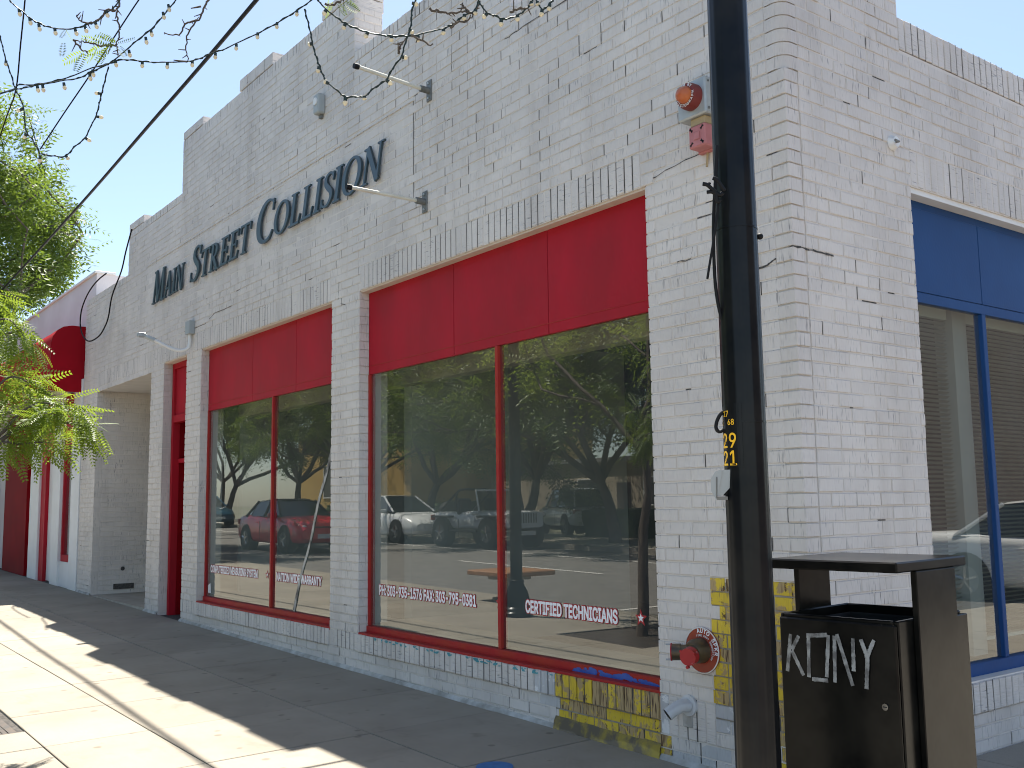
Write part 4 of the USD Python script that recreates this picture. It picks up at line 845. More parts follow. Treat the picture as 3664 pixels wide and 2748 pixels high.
part(dorr, 'lock', MB().mesh(trimesh.creation.cylinder(radius=.011, height=.006, sections=20).apply_transform(trimesh.transformations.rotation_matrix(math.pi/2, [1, 0, 0])).apply_translation(CC+cu*(hw-.055)+cv*(-hd-.013)+np.array([0, 0, .725]))).T(), 'chrome', smooth=30)
part(dorr, 'keyhole', cbox(MB(), (hw-.061, -hd-.0175, .7235), (hw-.049, -hd-.0155, .7265), 0).T(), 'can_inside')
part(can, 'side_post', cbox(MB(), (hw-.0, -hd+.10, cz0+.02), (hw+.022, hd-.075, 1.158), .003).T(), 'can_black'); part(can, 'side_panel', cbox(MB(), (hw-.001, -.06, cz0+.02), (hw+.019, hd+.01, zt-.01), .003).T(), 'can_black')
part(can, 'side_post', cbox(MB(), (-hw-.02, -.10, cz0+.02), (-hw+.002, .12, 1.158), .003).T(), 'can_black')
part(can, 'foot', cbox(MB(), (-hw+.02, -hd+.02, cz0), (hw-.02, hd-.02, cz0+.035)).T(), 'can_inside')
pn, p0 = -cv, CC+cv*(-hd-.0125)
def on_can(x, y):
    d_ = ray(zy1(x, y)); return CAM+d_*(((p0-CAM)@pn)/(d_@pn))
strips = [((858, 760), (840, 975)), ((905, 770), (866, 850)), ((866, 855), (935, 1000)), ((962, 755), (966, 1010)), ((962, 768), (1070, 765)), ((1078, 765), (1070, 1010)), ((985, 1020), (1078, 1030)), ((1115, 770), (1118, 1040)), ((1128, 760), (1222, 1060)), ((1222, 785), (1228, 975)), ((1268, 790), (1305, 890)), ((1345, 795), (1302, 900)), ((1308, 890), (1303, 1078))]
for k, (a, b) in enumerate(strips):
    A, B = on_can(*a), on_can(*b); d_ = (B-A)/np.linalg.norm(B-A); w_ = np.cross(d_, pn)*.0068; mb = MB(); n = 9
    for i in range(n):
        q = [A+(B-A)*t for t in (i/n, (i+1)/n)]; o_ = pn*(.0006+.0004*k)
        j0, j1 = [random.uniform(.85, 1.15) for _ in range(2)]
        mb.quad(q[0]-w_*j0+o_, q[1]-w_*j1+o_, q[1]+w_*j1+o_, q[0]+w_*j0+o_)
    part(dorr, 'tape_strip', mb.T(), 'tape')

# ---------------------------------------------------------------- neighbour with the red canopy
nb = thing('neighbour_shop', 'pale pink stucco shop with white pilasters and a red canvas canopy next door', 'shop', (-17.5, 0, .2))
part(nb, 'wall', MB().box((-24, .14, -.3), (-13.52, .40, 5.16)).box((-17.3, .10, -.3), (-16.75, .139, 3.4)).T(), 'pink_stucco'); part(nb, 'side_wall', MB().box((-13.86, .40, 3.8), (-13.52, 9.0, 5.16)).T(), 'pink_stucco')
part(nb, 'parapet_cap', MB().box((-24, .11, 5.161), (-13.5, .43, 5.20), .004).T(), 'white_trim'); part(nb, 'roof', MB().box((-24, .4, 4.4), (-13.86, 9, 4.5)).T(), 'roof_gravel')
for a, b in ((-14.02, -13.53), (-15.30, -14.80), (-17.02, -16.33), (-21.2, -20.6)): part(nb, 'pilaster', MB().box((a, -.012 if a > -15 else .0, gz(a)-.05), (b, .139, 3.45), .006).T(), 'white_trim')
wn = part(nb, 'window', MB().box((-14.80, .05, .57), (-14.02, .138, .68), .004).box((-14.80, .05, .681), (-14.73, .138, 3.3)).box((-14.09, .05, .681), (-14.02, .138, 3.3)).box((-14.729, .05, 2.45), (-14.091, .138, 3.3)).T(), 'red_paint'); part(wn, 'pane', MB().quad((-14.73, .09, .68), (-14.09, .09, .68), (-14.09, .09, 2.45), (-14.73, .09, 2.45)).T(), 'shop_glass')
part(wn, 'apron', MB().box((-14.80, .04, 0), (-14.02, .139, .569)).T(), 'white_trim')
dn = part(nb, 'door', MB().box((-16.33, .04, .15), (-16.0, .139, 3.3)).box((-15.42, .04, .15), (-15.30, .139, 3.3)).box((-16.0, .04, 2.35), (-15.42, .139, 3.3)).T(), 'red_paint'); part(dn, 'leaf', MB().box((-16.0, .10, .2), (-15.42, .139, 2.35)).T(), 'white_trim')
part(nb, 'red_door', MB().box((-19.6, .05, .15), (-17.55, .139, 3.3)).T(), 'dark_red')
part(nb, 'poster', MB().box((-17.36, .085, 2.05), (-17.16, .099, 2.42)).T(), 'poster_blue'); part(nb, 'poster_mark', MB().box((-17.31, .081, 2.12), (-17.21, .0845, 2.36)).T(), 'poster_orange')
cp = [(-.0, 3.24), (-.0, 4.29), (-.18, 4.29), (-.30, 4.265), (-.39, 4.20), (-.45, 4.10), (-.475, 3.98), (-.475, 3.24)]
cm = MB(); xs = np.linspace(-20.4, -13.62, 14); v = []
for x in xs: v += [(x, y+.139 if y == 0 else y+(.004*math.sin(x*7)), z) for y, z in cp]
n = len(cp); cm.add(v, [[i*n+k, i*n+k+1, (i+1)*n+k+1, (i+1)*n+k] for i in range(13) for k in range(1, n-1)])
part(nb, 'canopy', cm.T(), 'red_canvas', smooth=25, label='red canvas canopy with a rounded top')
part(nb, 'canopy_end', place(shape_mesh(Polygon([(y+.139 if y == 0 else y, z) for y, z in cp]), .006), (-13.615, 0, 0), (0, 1, 0), (0, 0, 1)), 'red_canvas')
for x in (-18.0, -15.8): part(nb, 'canopy_rib', MB().tube([(x, .1, 3.25), (x, -.47, 3.25)], .012).T(), 'galv_dark')
part(nb, 'flashing', MB().box((-13.60, .0, 3.2), (-13.585, .02, 3.24)).T(), 'galv_dark')
part(nb, 'coping_block', MB().box((-13.50, .30, 4.69), (-12.9, .45, 4.80), .004).T(), 'white_trim')
hc = thing('hanging_cable', 'black cable hanging in a long loop at the joint of the two shops', 'cable', (-13.2, -.1, 4.2))
def wc(p, y): return on(z4(*p), 1, y)
part(hc, 'cable', MB().tube(spline([wc(p, -.10) for p in [(870, -150), (830, 0), (800, 130), (740, 290), (715, 430), (690, 500), (650, 560), (590, 592), (550, 560), (530, 490), (535, 400), (560, 320), (600, 245), (650, 185), (700, 145)]], 5), .0105, 8).T(), 'rubber', smooth=True)

# ---------------------------------------------------------------- overhead wires and string lights
def wire(pts, r_, label, m='rubber', name='overhead_wire'):
    t = thing(name, label, 'cable', pts[len(pts)//2]); part(t, 'cable', MB().tube(spline(pts, 6), r_, 8).T(), m, smooth=True)
wire([(20, -2.0, 6.75), (4, -.8, 6.5), (-6.1, -.31, 6.45), (-10, -.16, 6.43), (-14.4, .06, 6.5), (-20, .3, 6.6), (-34, .9, 6.9)], .022, 'thick black service cable slanting across the sky to the left')
wire([at(p, d_) for p, d_ in ((z1(190, -260), 5.6), (z1(165, 0), 5.6), (z1(135, 300), 5.7), (z1(105, 590), 5.8), (z1(40, 780), 6.2), (z1(-60, 1080), 6.6))], .0042, 'thin taut wire crossing the light strings at the far left of the sky')
wire([at(p, d_) for p, d_ in ((z1(1010, -120), 6), (z1(915, 0), 6), (z1(750, 250), 6), (z1(590, 500), 6.1), (z1(420, 750), 6.2), (z1(265, 985), 6.3))], .004, 'thin straight wire ending in the tree at the lower left')
def lights(pts, dep, bulbs, label, dirs=None, r_=.0032, sag=True):
    P_ = np.array([at(p, dep) for p in pts]); c_ = spline(P_, 6)
    t = thing('light_string', label, 'string lights', P_[len(P_)//2])
    part(t, 'wire', MB().tube(c_, r_, 6).T(), 'dark_green_wire', smooth=True)
    tw = c_+np.array([.004*np.cos(np.arange(len(c_))*1.3), .004*np.sin(np.arange(len(c_))*1.3), .004*np.sin(np.arange(len(c_))*1.1)]).T
    part(t, 'second_wire', MB().tube(tw, r_*.8, 6).T(), 'dark_green_wire', smooth=True)
    for bx in bulbs:
        (x, y), (ex, ey) = bx[0], bx[1]
        a, b = at((x, y), dep), at((x+(ex-x)*.82, y+(ey-y)*.82), dep); d_ = b-a; L = np.linalg.norm(d_); d_ /= L
        part(t, 'socket', MB().tube([a, a+d_*L*.45], [.0075, .0085], 8).T(), 'dark_green_wire', smooth=30)
        q = [a+d_*L*k for k in (.42, .5, .65, .82, .94, 1.0)]; part(t, 'bulb', MB().tube(q, [.006, .0095, .0115, .009, .005, .001], 8).T(), 'bulb', smooth=True)
def Z1(*ps): return [z1(*p) for p in ps]
def Z2(*ps): return [z2(*p) for p in ps]
def dn_(f, ps, dx=0, dy=58): return [(f(*p), f(p[0]+dx, p[1]+dy)) for p in ps]
lights(Z1((50, -20), (90, 30), (150, 75), (190, 115), (260, 155), (330, 180), (420, 192), (500, 185), (580, 160), (640, 140), (690, 90), (740, 60), (790, 0), (800, -30)), 5.2, dn_(z1, [(125, 60), (195, 118), (255, 158), (360, 185)], 12, 62)+dn_(z1, [(495, 190), (560, 172), (628, 145), (700, 70)], 18, 58), 'light string along the twigs at the top left corner of the sky')
lights(Z1((-40, 635), (0, 620), (95, 592), (160, 580), (250, 560), (330, 548), (420, 530), (520, 515), (600, 475), (700, 430), (760, 390), (820, 340), (900, 270), (1000, 190), (1080, 100), (1160, 0), (1180, -30)), 5.4, dn_(z1, [(245, 562), (280, 560), (420, 545), (590, 485), (610, 460), (760, 395), (850, 330), (960, 245), (995, 195), (1075, 80), (1110, 30)], 12, 62), 'light string rising from the left edge to the top through the leaf spray')
lights(Z1((-30, 625), (95, 585), (120, 560), (240, 558), (380, 530), (480, 500), (600, 450), (700, 425), (800, 395), (900, 400), (1000, 410), (1120, 410), (1240, 405), (1320, 385), (1400, 350), (1480, 325), (1550, 290), (1700, 220), (1830, 150), (1950, 75), (2050, 5), (2080, -20)), 5.5, dn_(z1, [(940, 405), (1105, 412), (1270, 400), (1422, 348), (1560, 290), (1700, 215), (1828, 148), (1960, 65)], -4, 55), 'light string swagging level across the sky then up past the parapet')
lights(Z1((715, 440), (690, 540), (670, 620), (655, 680), (635, 760), (600, 830), (560, 910), (490, 970), (430, 1030), (350, 1028), (265, 1015)), 5.5, [(z1(668, 618), z1(612, 612)), (z1(635, 768), z1(695, 778)), (z1(560, 908), z1(612, 940)), (z1(435, 1028), z1(460, 1060))], 'light string hanging down in a curve left of the parapet')
lights(Z1((-20, 180), (0, 240), (20, 320), (40, 400), (75, 500), (100, 585), (130, 640), (155, 710), (162, 800), (175, 870), (220, 930), (265, 1015)), 5.6, [(z1(40, 400), z1(38, 445)), (z1(152, 718), z1(100, 735)), (z1(175, 880), z1(150, 925)), (z1(265, 1030), z1(258, 1085))], 'light string dropping steeply down the left edge of the sky')
lights(Z2((-20, 60), (5, 150), (25, 240), (35, 300), (60, 380), (80, 440), (110, 510), (140, 550), (200, 600), (250, 640), (310, 637), (375, 635), (440, 580), (520, 525), (570, 440), (620, 375), (640, 300), (665, 230), (685, 150), (690, 70), (720, -10)), 4.4, [(z2(30, 288), z2(-5, 297)), (z2(78, 440), z2(64, 492)), (z2(140, 550), z2(98, 530)), (z2(250, 640), z2(248, 712)), (z2(375, 635), z2(377, 668)), (z2(520, 527), z2(568, 566)), (z2(620, 375), z2(672, 384)), (z2(672, 195), z2(708, 228)), (z2(690, 20), z2(742, 34))], 'light string hanging in a deep loop in front of the parapet')
lights(Z2((60, -20), (85, 20), (140, 75), (200, 120), (250, 155), (330, 190), (400, 213), (480, 230), (550, 238), (640, 238), (700, 235), (800, 210), (890, 188), (960, 160), (1040, 100), (1100, 70), (1130, 0), (1135, -30)), 4.4, dn_(z2, [(250, 158)], -20, 45)+dn_(z2, [(400, 212)], -28, 48)+dn_(z2, [(555, 235), (730, 236), (897, 190), (1035, 95), (1108, 60)], -2, 52)+dn_(z2, [(125, 62)], -25, 50), 'light string looped under the twigs at the top middle')
lights(Z2((1130, 10), (1150, 40), (1190, 88), (1240, 105), (1290, 126), (1340, 118), (1390, 98), (1440, 60), (1480, 10), (1490, -20)), 4.3, [(z2(1185, 90), z2(1148, 126)), (z2(1278, 126), z2(1276, 188)), (z2(1384, 98), z2(1388, 152)), (z2(1475, 15), z2(1482, 45))], 'short light string dipping at the top right of the sign wall')
lights(Z2((1500, -15), (1530, 40), (1560, 60), (1600, 25), (1640, -25)), 4.3, [(z2(1548, 62), z2(1540, 122)), (z2(1598, 26), z2(1592, 84)), (z2(1515, 10), z2(1524, 44))], 'last bit of light string beside the top edge right of the twigs')

# ---------------------------------------------------------------- trees
def frond(L, npairs, droop, w=.006, ln=.028):
    """one pinnate leaf along +x, leaflets as pairs of small blades"""
    v, f = [], []
    for k in range(npairs):
        s_ = (k+1.2)/npairs*L; z = -droop*(s_/L)**2*L
        for sd in (-1, 1):
            l_ = ln*(1-.45*abs(2*k/npairs-.9)); a = math.radians(62); dx, dy = math.cos(a)*l_, math.sin(a)*l_*sd
            i = len(v); wx = w
            v += [(s_, 0, z), (s_+dx*.5-wx*.6, dy*.5+sd*wx*.3, z-.10*l_), (s_+dx, dy, z-.28*l_), (s_+dx*.5+wx*.6, dy*.5-sd*wx*.3, z-.12*l_)]; f += [[i, i+1, i+2], [i, i+2, i+3]]
    return np.array(v), np.array(f)
def scatter(bases, dirs, protos, scales, rng):
    vs, fs, n = [], [], 0
    for k in range(len(bases)):
        pv, pf = protos[k % len(protos)]; d_ = dirs[k]/np.linalg.norm(dirs[k]); s_ = np.cross(d_, [0, 0, 1.0]); s_ /= np.linalg.norm(s_)+1e-9; u_ = np.cross(s_, d_)
        a = rng.normal(0, .55); s2, u2 = s_*math.cos(a)+u_*math.sin(a), -s_*math.sin(a)+u_*math.cos(a)
        q = pv*scales[k]; vs.append(bases[k]+q[:, :1]*d_+q[:, 1:2]*s2+q[:, 2:]*u2); fs.append(pf+n); n += len(pv)
    return trimesh.Trimesh(np.vstack(vs), np.vstack(fs), process=False)
def tree(name, label, base, H_, R_, seed, nleaf, fr, m, lean=(0, 0), trunk_r=.17, fork=.35, gap=.0, group=None, levels=4, low=.38, limbs=5, leafscale=1.0, keep=None):
    rng = np.random.default_rng(seed); base = np.array(base, float); t = thing(name, label, 'tree', base, group=group)
    mb = MB(); tips = []
    def grow(p, d, L, r_, lv):
        n = 5; pts = [p]; q = p.copy(); dd = d.copy()
        for k in range(n):
            dd = dd+rng.normal(0, .13, 3)+np.array([0, 0, .05 if lv < 3 else -.03]); dd /= np.linalg.norm(dd)
            if keep and not keep(q+dd*L/n): dd = dd+np.array([-.25, -1.1, .1]); dd /= np.linalg.norm(dd)
            q = q+dd*L/n; pts.append(q.copy())
        mb.tube(pts, np.linspace(r_, r_*.62, n+1), 8 if lv < 2 else 5, cap=lv > 1)
        if lv >= levels: tips.append((np.array(pts), dd)); return
        if lv >= 2: tips.append((np.array(pts), dd))
        nk = limbs if lv == 0 else (3 if lv < 3 else 2)
        a0 = rng.uniform(0, 6.28)
        for k in range(nk):
            a = a0+k*2*math.pi/nk+rng.normal(0, .35); sp = rng.uniform(.45, .95) if lv == 0 else rng.uniform(.4, .9)
            s_ = np.cross(dd, [.3, .2, .9]); s_ /= np.linalg.norm(s_); u_ = np.cross(s_, dd)
            nd = dd*math.cos(sp)+(s_*math.cos(a)+u_*math.sin(a))*math.sin(sp); nd[2] = max(nd[2], -.1+.18*(levels-lv > 2)); nd /= np.linalg.norm(nd)
            st = pts[-1] if k < 2 or lv == 0 else pts[rng.integers(2, n)]
            grow(np.array(st), nd, L*rng.uniform(.62, .85) if lv else (H_-H_*fork)*rng.uniform(.42, .6), r_*(.62 if lv else .55)*rng.uniform(.8, 1), lv+1)
    d0 = np.array([lean[0], lean[1], 1.0]); d0 /= np.linalg.norm(d0)
    grow(base-np.array([0, 0, .1]), d0, H_*fork, trunk_r, 0)
    part(t, 'trunk', mb.T(), 'bark', smooth=True)
    B, D, S_ = [], [], []
    for k in range(nleaf):
        pts, dd = tips[rng.integers(len(tips))]; i = rng.uniform(0, len(pts)-1); j = int(i); p = pts[j]+(pts[min(j+1, len(pts)-1)]-pts[j])*(i-j)+rng.normal(0, .10*R_/2.5, 3)
        if p[2] < base[2]+H_*low or (keep and not keep(p)): continue
        d = dd*.5+rng.normal(0, .6, 3)+np.array([0, 0, -.35]); B.append(p); D.append(d); S_.append(rng.uniform(.7, 1.25)*leafscale)
    part(t, 'crown', scatter(B, D, fr, S_, rng), m, kind='stuff')
    return t
FR_NEAR = [frond(.19, 10, .25, .0085, .034), frond(.16, 9, .4, .0085, .032), frond(.21, 11, .15, .009, .036)]
FR_MID = [frond(.30, 5, .3, .018, .085), frond(.26, 4, .5, .020, .08)]
FR_FAR = [frond(.55, 4, .3, .035, .19), frond(.48, 4, .55, .04, .17), frond(.6, 5, .15, .035, .17)]

# near bough and twig sprays that reach into the picture from the pavement tree
st = tree('pavement_tree', 'slender street tree in an iron grate mirrored at the right of the large window', (-4.75, -3.25, gz(-4.75, -3.25)), 5.6, 2.0, 5, 1500, FR_MID, 'locust_leaf', lean=(-.02, -.07), trunk_r=.065, fork=.36, levels=3, limbs=5, low=.42, keep=lambda p: p[1] < -3.15-.18*(p[0]+4.75))
rngb = np.random.default_rng(3)
nb_ = thing('leafy_bough', 'bright green honey locust bough hanging in from the left edge', 'branch', at(z4(150, 1100), 6.3))
tw = MB(); B, D, S_ = [], [], []
def bough(pts, d0, d1, r0, r1, nl, drop=.5, side=.8):
    P_ = spline([at(z4(*p), d0+(d1-d0)*k/(len(pts)-1)) for k, p in enumerate(pts)], 6); tw.tube(P_, np.linspace(r0, r1, len(P_)), 6)
    for _ in range(nl):
        i = rngb.uniform(0, len(P_)-1.01)*.98+.01; j = int(i); p = P_[j]+(P_[j+1]-P_[j])*(i-j); d = (P_[j+1]-P_[j]); d /= np.linalg.norm(d)
        B.append(p+rngb.normal(0, .03, 3)); D.append(d*.45+rngb.normal(0, side, 3)*.62+np.array([0, 0, -drop])); S_.append(rngb.uniform(.75, 1.15))
bough([(-200, 1420), (0, 1250), (130, 1170), (260, 1160), (400, 1130), (500, 1140), (570, 1160)], 6.1, 6.5, .016, .004, 95, drop=.3)
bough([(-150, 1330), (20, 1190), (120, 1080), (250, 1000), (370, 1010), (440, 1010)], 6.3, 6.1, .012, .003, 85, drop=.3)
bough([(-150, 1200), (0, 1020), (120, 930), (210, 860), (280, 900), (330, 960)], 6.6, 6.4, .010, .003, 70, drop=.3)
bough([(-150, 1100), (-20, 900), (60, 830), (140, 840), (200, 880)], 6.2, 6.3, .009, .003, 50, drop=.3)
bough([(-150, 1050), (-40, 860), (0, 780), (80, 800), (120, 860)], 6.6, 6.7, .009, .003, 45)
bough([(-120, 700), (0, 560), (90, 540), (160, 580), (220, 640)], 6.5, 6.3, .009, .003, 65)
bough([(-120, 560), (-20, 460), (60, 450), (130, 520), (180, 600)], 6.3, 6.2, .008, .003, 45)
bough([(-150, 1350), (20, 1260), (120, 1270), (220, 1260), (330, 1260), (400, 1265)], 6.0, 6.2, .010, .003, 60, drop=.4)
bough([(480, 1030), (540, 1060), (590, 1120), (630, 1200)], 6.4, 6.5, .004, .002, 26, drop=.7)
bough([(120, 1170), (200, 1090), (300, 1070), (420, 1080)], 6.2, 6.0, .008, .003, 55)
bough([(-150, 380), (-60, 300), (10, 280), (60, 300)], 6.5, 6.5, .007, .003, 22)
part(nb_, 'twigs', tw.T(), 'bark', smooth=True); part(nb_, 'leaves', scatter(B, D, FR_NEAR, S_, rngb), 'locust_leaf', kind='stuff')
def spray(f, twigs, leaves, dep, label):
    t = thing('leafy_twig', label, 'branch', at(f(*twigs[0][0]), dep))
    for tg in twigs:
        mb = MB(); P_ = spline([at(f(*p), dep) for p in tg], 5); P_ = P_+rngb.normal(0, .003, P_.shape); mb.tube(P_, np.linspace(.006, .0028, len(P_)), 6)
        for k in range(2, len(P_)-1, 3): mb.tube([P_[k], P_[k]+rngb.normal(0, .018, 3)], [.0038, .0018], 5)
        part(t, 'twig', mb.T(), 'bark', smooth=True, kind='stuff')
    if leaves:
        mb = MB()
        for (a, b, s_) in leaves:
            A, E_ = at(f(*a), dep), at(f(*b), dep+rngb.normal(0, .05)); L = np.linalg.norm(E_-A); pv, pf = frond(1, 9, .12, .05, .23)
            d_ = (E_-A)/L; sd = np.cross(d_, FW)*s_+FW*(1-abs(s_))*.8; sd /= np.linalg.norm(sd); up_ = np.cross(sd, d_); q = pv*L
            part(t, 'leaf', trimesh.Trimesh(A+q[:, :1]*d_+q[:, 1:2]*sd+q[:, 2:]*up_, pf, process=False), 'locust_leaf')
spray(z1, [[(795, -40), (780, 40), (770, 90), (783, 160), (785, 230), (768, 290), (775, 340), (782, 375)], [(768, 290), (700, 300), (620, 290), (560, 275), (480, 262)], [(480, 262), (530, 320), (580, 340)]],
      [((600, 240), (760, 300), .9), ((640, 215), (750, 280), .8), ((690, 285), (560, 250), .7), ((745, 285), (650, 400), .9), ((720, 300), (600, 350), .7), ((765, 290), (880, 270), .6), ((780, 300), (830, 385), .7), ((700, 320), (665, 420), .8), ((640, 300), (590, 390), .7), ((570, 335), (445, 400), .6), ((560, 340), (500, 470), .6), ((440, 190), (400, 250), .6), ((440, 200), (480, 260), .7), ((420, 270), (410, 375), .7), ((545, 260), (640, 270), .5)], 5.3, 'leafy twig with dark stem among the light strings at the upper left')
spray(z1, [[(1390, -20), (1350, 40), (1310, 130), (1240, 220), (1225, 320), (1240, 400)], [(1330, 45), (1260, 62)], [(1300, 130), (1225, 160), (1180, 225), (1070, 220)], [(1240, 405), (1140, 395)]], [], 5.5, 'bare knobbly twig hanging in the middle of the sky')
spray(z1, [[(770, 65), (700, 70), (640, 140), (560, 150), (515, 125), (508, 100)], [(745, 60), (740, 40)]], [], 5.2, 'bare twig bent around the light string at the upper left')
spray(z2, [[(120, 30), (200, 20), (260, -30)]], [((150, 0), (130, 90), .7), ((200, 10), (250, 105), .8), ((230, 5), (335, 95), .8), ((170, 10), (150, 60), .6), ((270, 0), (320, 50), .7)], 4.5, 'small leafy twig at the top edge in front of the parapet tower')
spray(z2, [[(800, 60), (860, 75), (940, 82), (1020, 78), (1100, 75), (1125, 40), (1140, -20)], [(1060, 75), (1035, 45), (1018, 22)], [(950, 180), (985, 150), (1060, 130), (1095, 95)]], [], 4.4, 'bare budding twig pointing left across the top of the brick wall')
spray(z2, [[(1340, 78), (1380, 60), (1440, 55), (1480, 20)], [(690, 235), (760, 270), (825, 295)], [(600, 350), (615, 300), (650, 250)]], [], 4.3, 'short bare twig tips tangled in the light strings')
# the big tree beyond the neighbour's roof
tree('locust_tree', 'large honey locust tree rising behind the pink shop at the left', (-28.6, -3.0, .40), 11.2, 4.4, 21, 22000, FR_FAR, 'far_leaf', trunk_r=.26, fork=.28, levels=4, low=.25, limbs=6, keep=lambda p: math.hypot(p[0]+28.6, p[1]+3.0) < 6.6-.06*max(0, p[2]-8)**2)

# ---------------------------------------------------------------- across the street (seen mirrored in the windows)
for k, (x, y, H_, sd, lab, nl) in enumerate([(-18.5, -15.6, 8.2, 31, 'honey locust on the far pavement with dark forking limbs mirrored left of the mullion', 5200), (-10.5, -15.8, 8.6, 32, 'dense green tree on the far pavement mirrored in the right pane', 9000), (-29.0, -15.8, 8.4, 33, 'dark trunked tree mirrored at the right of the smaller window', 9000), (-36, -16.2, 9, 34, 'far pavement tree mirrored at the left of the smaller window', 7500), (-3.0, -15.8, 8.5, 35, 'street tree across the road facing the corner of the shop', 7500), (-40.5, -15.8, 9.2, 40, 'thick trunked tree mirrored beside the tape on the cracked pane', 8500), (-49, -16, 9, 41, 'leafy tree on the far pavement far down the mirrored street', 8500), (-23.5, -16, 9, 42, 'leafy tree at the far kerb mirrored beside the window mullion', 8000), (-58, -19, 10, 43, 'last tree of the far pavement row', 7000), (-44, -21, 10, 37, 'broad tree beyond the parked row at the far left of the mirrored street', 8000), (-23, -26, 9, 38, 'tree behind the white sport utility vehicle', 6000), (-34, -24, 9.5, 39, 'tall tree standing before the tan building', 7000), (-13.6, -20.5, 9.5, 36, 'tall tree behind the hedge across the road', 9000)]):
    tree('street_tree', lab, (x, y, rz(x)+.13), H_, 3.2, sd, nl, FR_FAR, 'far_leaf', trunk_r=.2, fork=.23, levels=4, low=.17, limbs=6)
def hedge(x0, x1, y, w, h, label, seed):
    rng = np.random.default_rng(seed); m = trimesh.creation.box(bounds=[(x0, y-w/2, rz(x0)), (x1, y+w/2, rz((x0+x1)/2)+h)]).subdivide_to_size(.35)
    v = np.array(m.vertices); v += (np.stack([meshkit.noise(v*2.1, s) for s in (1, 2, 3)], -1)-.5)*.28; m = trimesh.Trimesh(v, m.faces, process=False)
    t = thing('hedge', label, 'hedge', ((x0+x1)/2, y, rz(x0))); part(t, 'core', m, 'hedge', smooth=True)
    n = int((x1-x0)*150); p = np.stack([rng.uniform(x0, x1, n), y+w/2+rng.normal(0, .06, n), rz(x0)+rng.uniform(0, h*1.05, n)], 1); d = rng.normal(0, 1, (n, 3))+[0, .8, .3]
    part(t, 'leaves', scatter(p, d, FR_MID, np.full(n, .7), rng), 'shade_leaf', kind='stuff')
hedge(-17.5, 4, -18.7, 1.2, 1.5, 'long dark hedge behind the far pavement', 1); hedge(-42, -30, -18.6, 1.0, 1.1, 'lower green hedge behind the blue car', 2); hedge(-22.5, -19.5, -18.4, 1.1, 1.0, 'short bushy hedge stub between parked cars', 3)
def building(name, label, a, b, wallm, roofm, wins, doors=(), extra=None):
    t = thing(name, label, 'building', ((a[0]+b[0])/2, a[1], a[2])); part(t, 'wall', MB().box(a, b).T(), wallm)
    part(t, 'roof', MB().box((a[0]-.15, a[1]-.15, b[2]+.002), (b[0]+.15, b[1]+.2, b[2]+.22), .01).T(), roofm)
    for (x0, z0, x1, z1_) in wins:
        w = part(t, 'window', MB().box((x0-.07, b[1]-.02, z0-.07), (x1+.07, b[1]+.05, z0)).box((x0-.07, b[1]-.02, z1_), (x1+.07, b[1]+.05, z1_+.07)).box((x0-.07, b[1]-.02, z0+.001), (x0, b[1]+.05, z1_-.001)).box((x1, b[1]-.02, z0+.001), (x1+.07, b[1]+.05, z1_-.001)).T(), 'white_trim')
        part(w, 'pane', MB().box((x0, b[1]-.01, z0), (x1, b[1]+.02, z1_)).T(), 'window_dark')
    for (x0, z0, x1, z1_) in doors: part(t, 'door', MB().box((x0, b[1]-.01, z0), (x1, b[1]+.03, z1_)).T(), 'brown_wall')
    return t
building('tan_building', 'low tan building with a flat roof across the road behind the white car', (-46, -44, .2), (-24, -31, 3.5), 'tan_wall', 'roof_grey', [(-33, 1.3, -31.5, 2.6), (-29, 1.3, -27.5, 2.6), (-38, 1.3, -36, 2.6)], [(-35, .3, -34, 2.4)])
bb = building('brown_building', 'dark brown shop with green awning behind the long hedge', (-23, -38, -.2), (-3, -25, 5.2), 'brown_wall', 'roof_grey', [(-20.5, .8, -18, 2.4), (-15.5, .8, -12.5, 2.4), (-9.5, .8, -6.5, 2.4)], [(-17, .2, -16, 2.3)])
part(bb, 'awning', MB().add([(-16.2, -24.9, 3.3), (-5.8, -24.9, 3.3), (-5.8, -23.7, 2.7), (-16.2, -23.7, 2.7)], [[0, 1, 2], [0, 2, 3]]).T(), 'awning_green')
building('ochre_building', 'ochre yellow building behind the tree at the far end of the street', (-62, -40, .4), (-47, -26, 6.4), 'ochre_wall', 'roof_grey', [(-58, 2, -56, 4), (-53, 2, -51, 4)], [(-55, .6, -54, 2.8)])
building('corner_building', 'brown building on the far side of the side lot', (15, 3, -.6), (34, 40, 9.0), 'brown_wall', 'roof_grey', [(16, 1, 18, 2.2)])
# pedestal bench by the kerb and the tree grate
t = thing('pedestal_bench', 'square wooden slab seat on a concrete pedestal by the kerb', 'bench', (-8.45, -4.3, gz(-8.45, -4.3)))
g0 = gz(-8.45, -4.3)
part(t, 'seat', MB().box((-8.93, -4.75, g0+.36), (-7.97, -3.9, g0+.43), .015).T(), 'bench_wood'); part(t, 'pedestal', MB().box((-8.57, -4.42, g0+.055), (-8.33, -4.18, g0+.30), .01).T(), 'concrete_warm'); part(t, 'bracket', MB().box((-8.67, -4.52, g0+.301), (-8.23, -4.08, g0+.359), .01).T(), 'concrete_warm'); part(t, 'foot', MB().box((-8.63, -4.48, g0-.01), (-8.27, -4.12, g0+.054), .01).T(), 'concrete_warm')
t = thing('tree_grate', 'square cast iron tree grate sunk in the pavement', 'tree grate', (-4.7, -3.26, gz(-4.7, -3.26)))
x0, x1, y0, y1 = GR; gg = gz(-4.7, -3.26)-.012
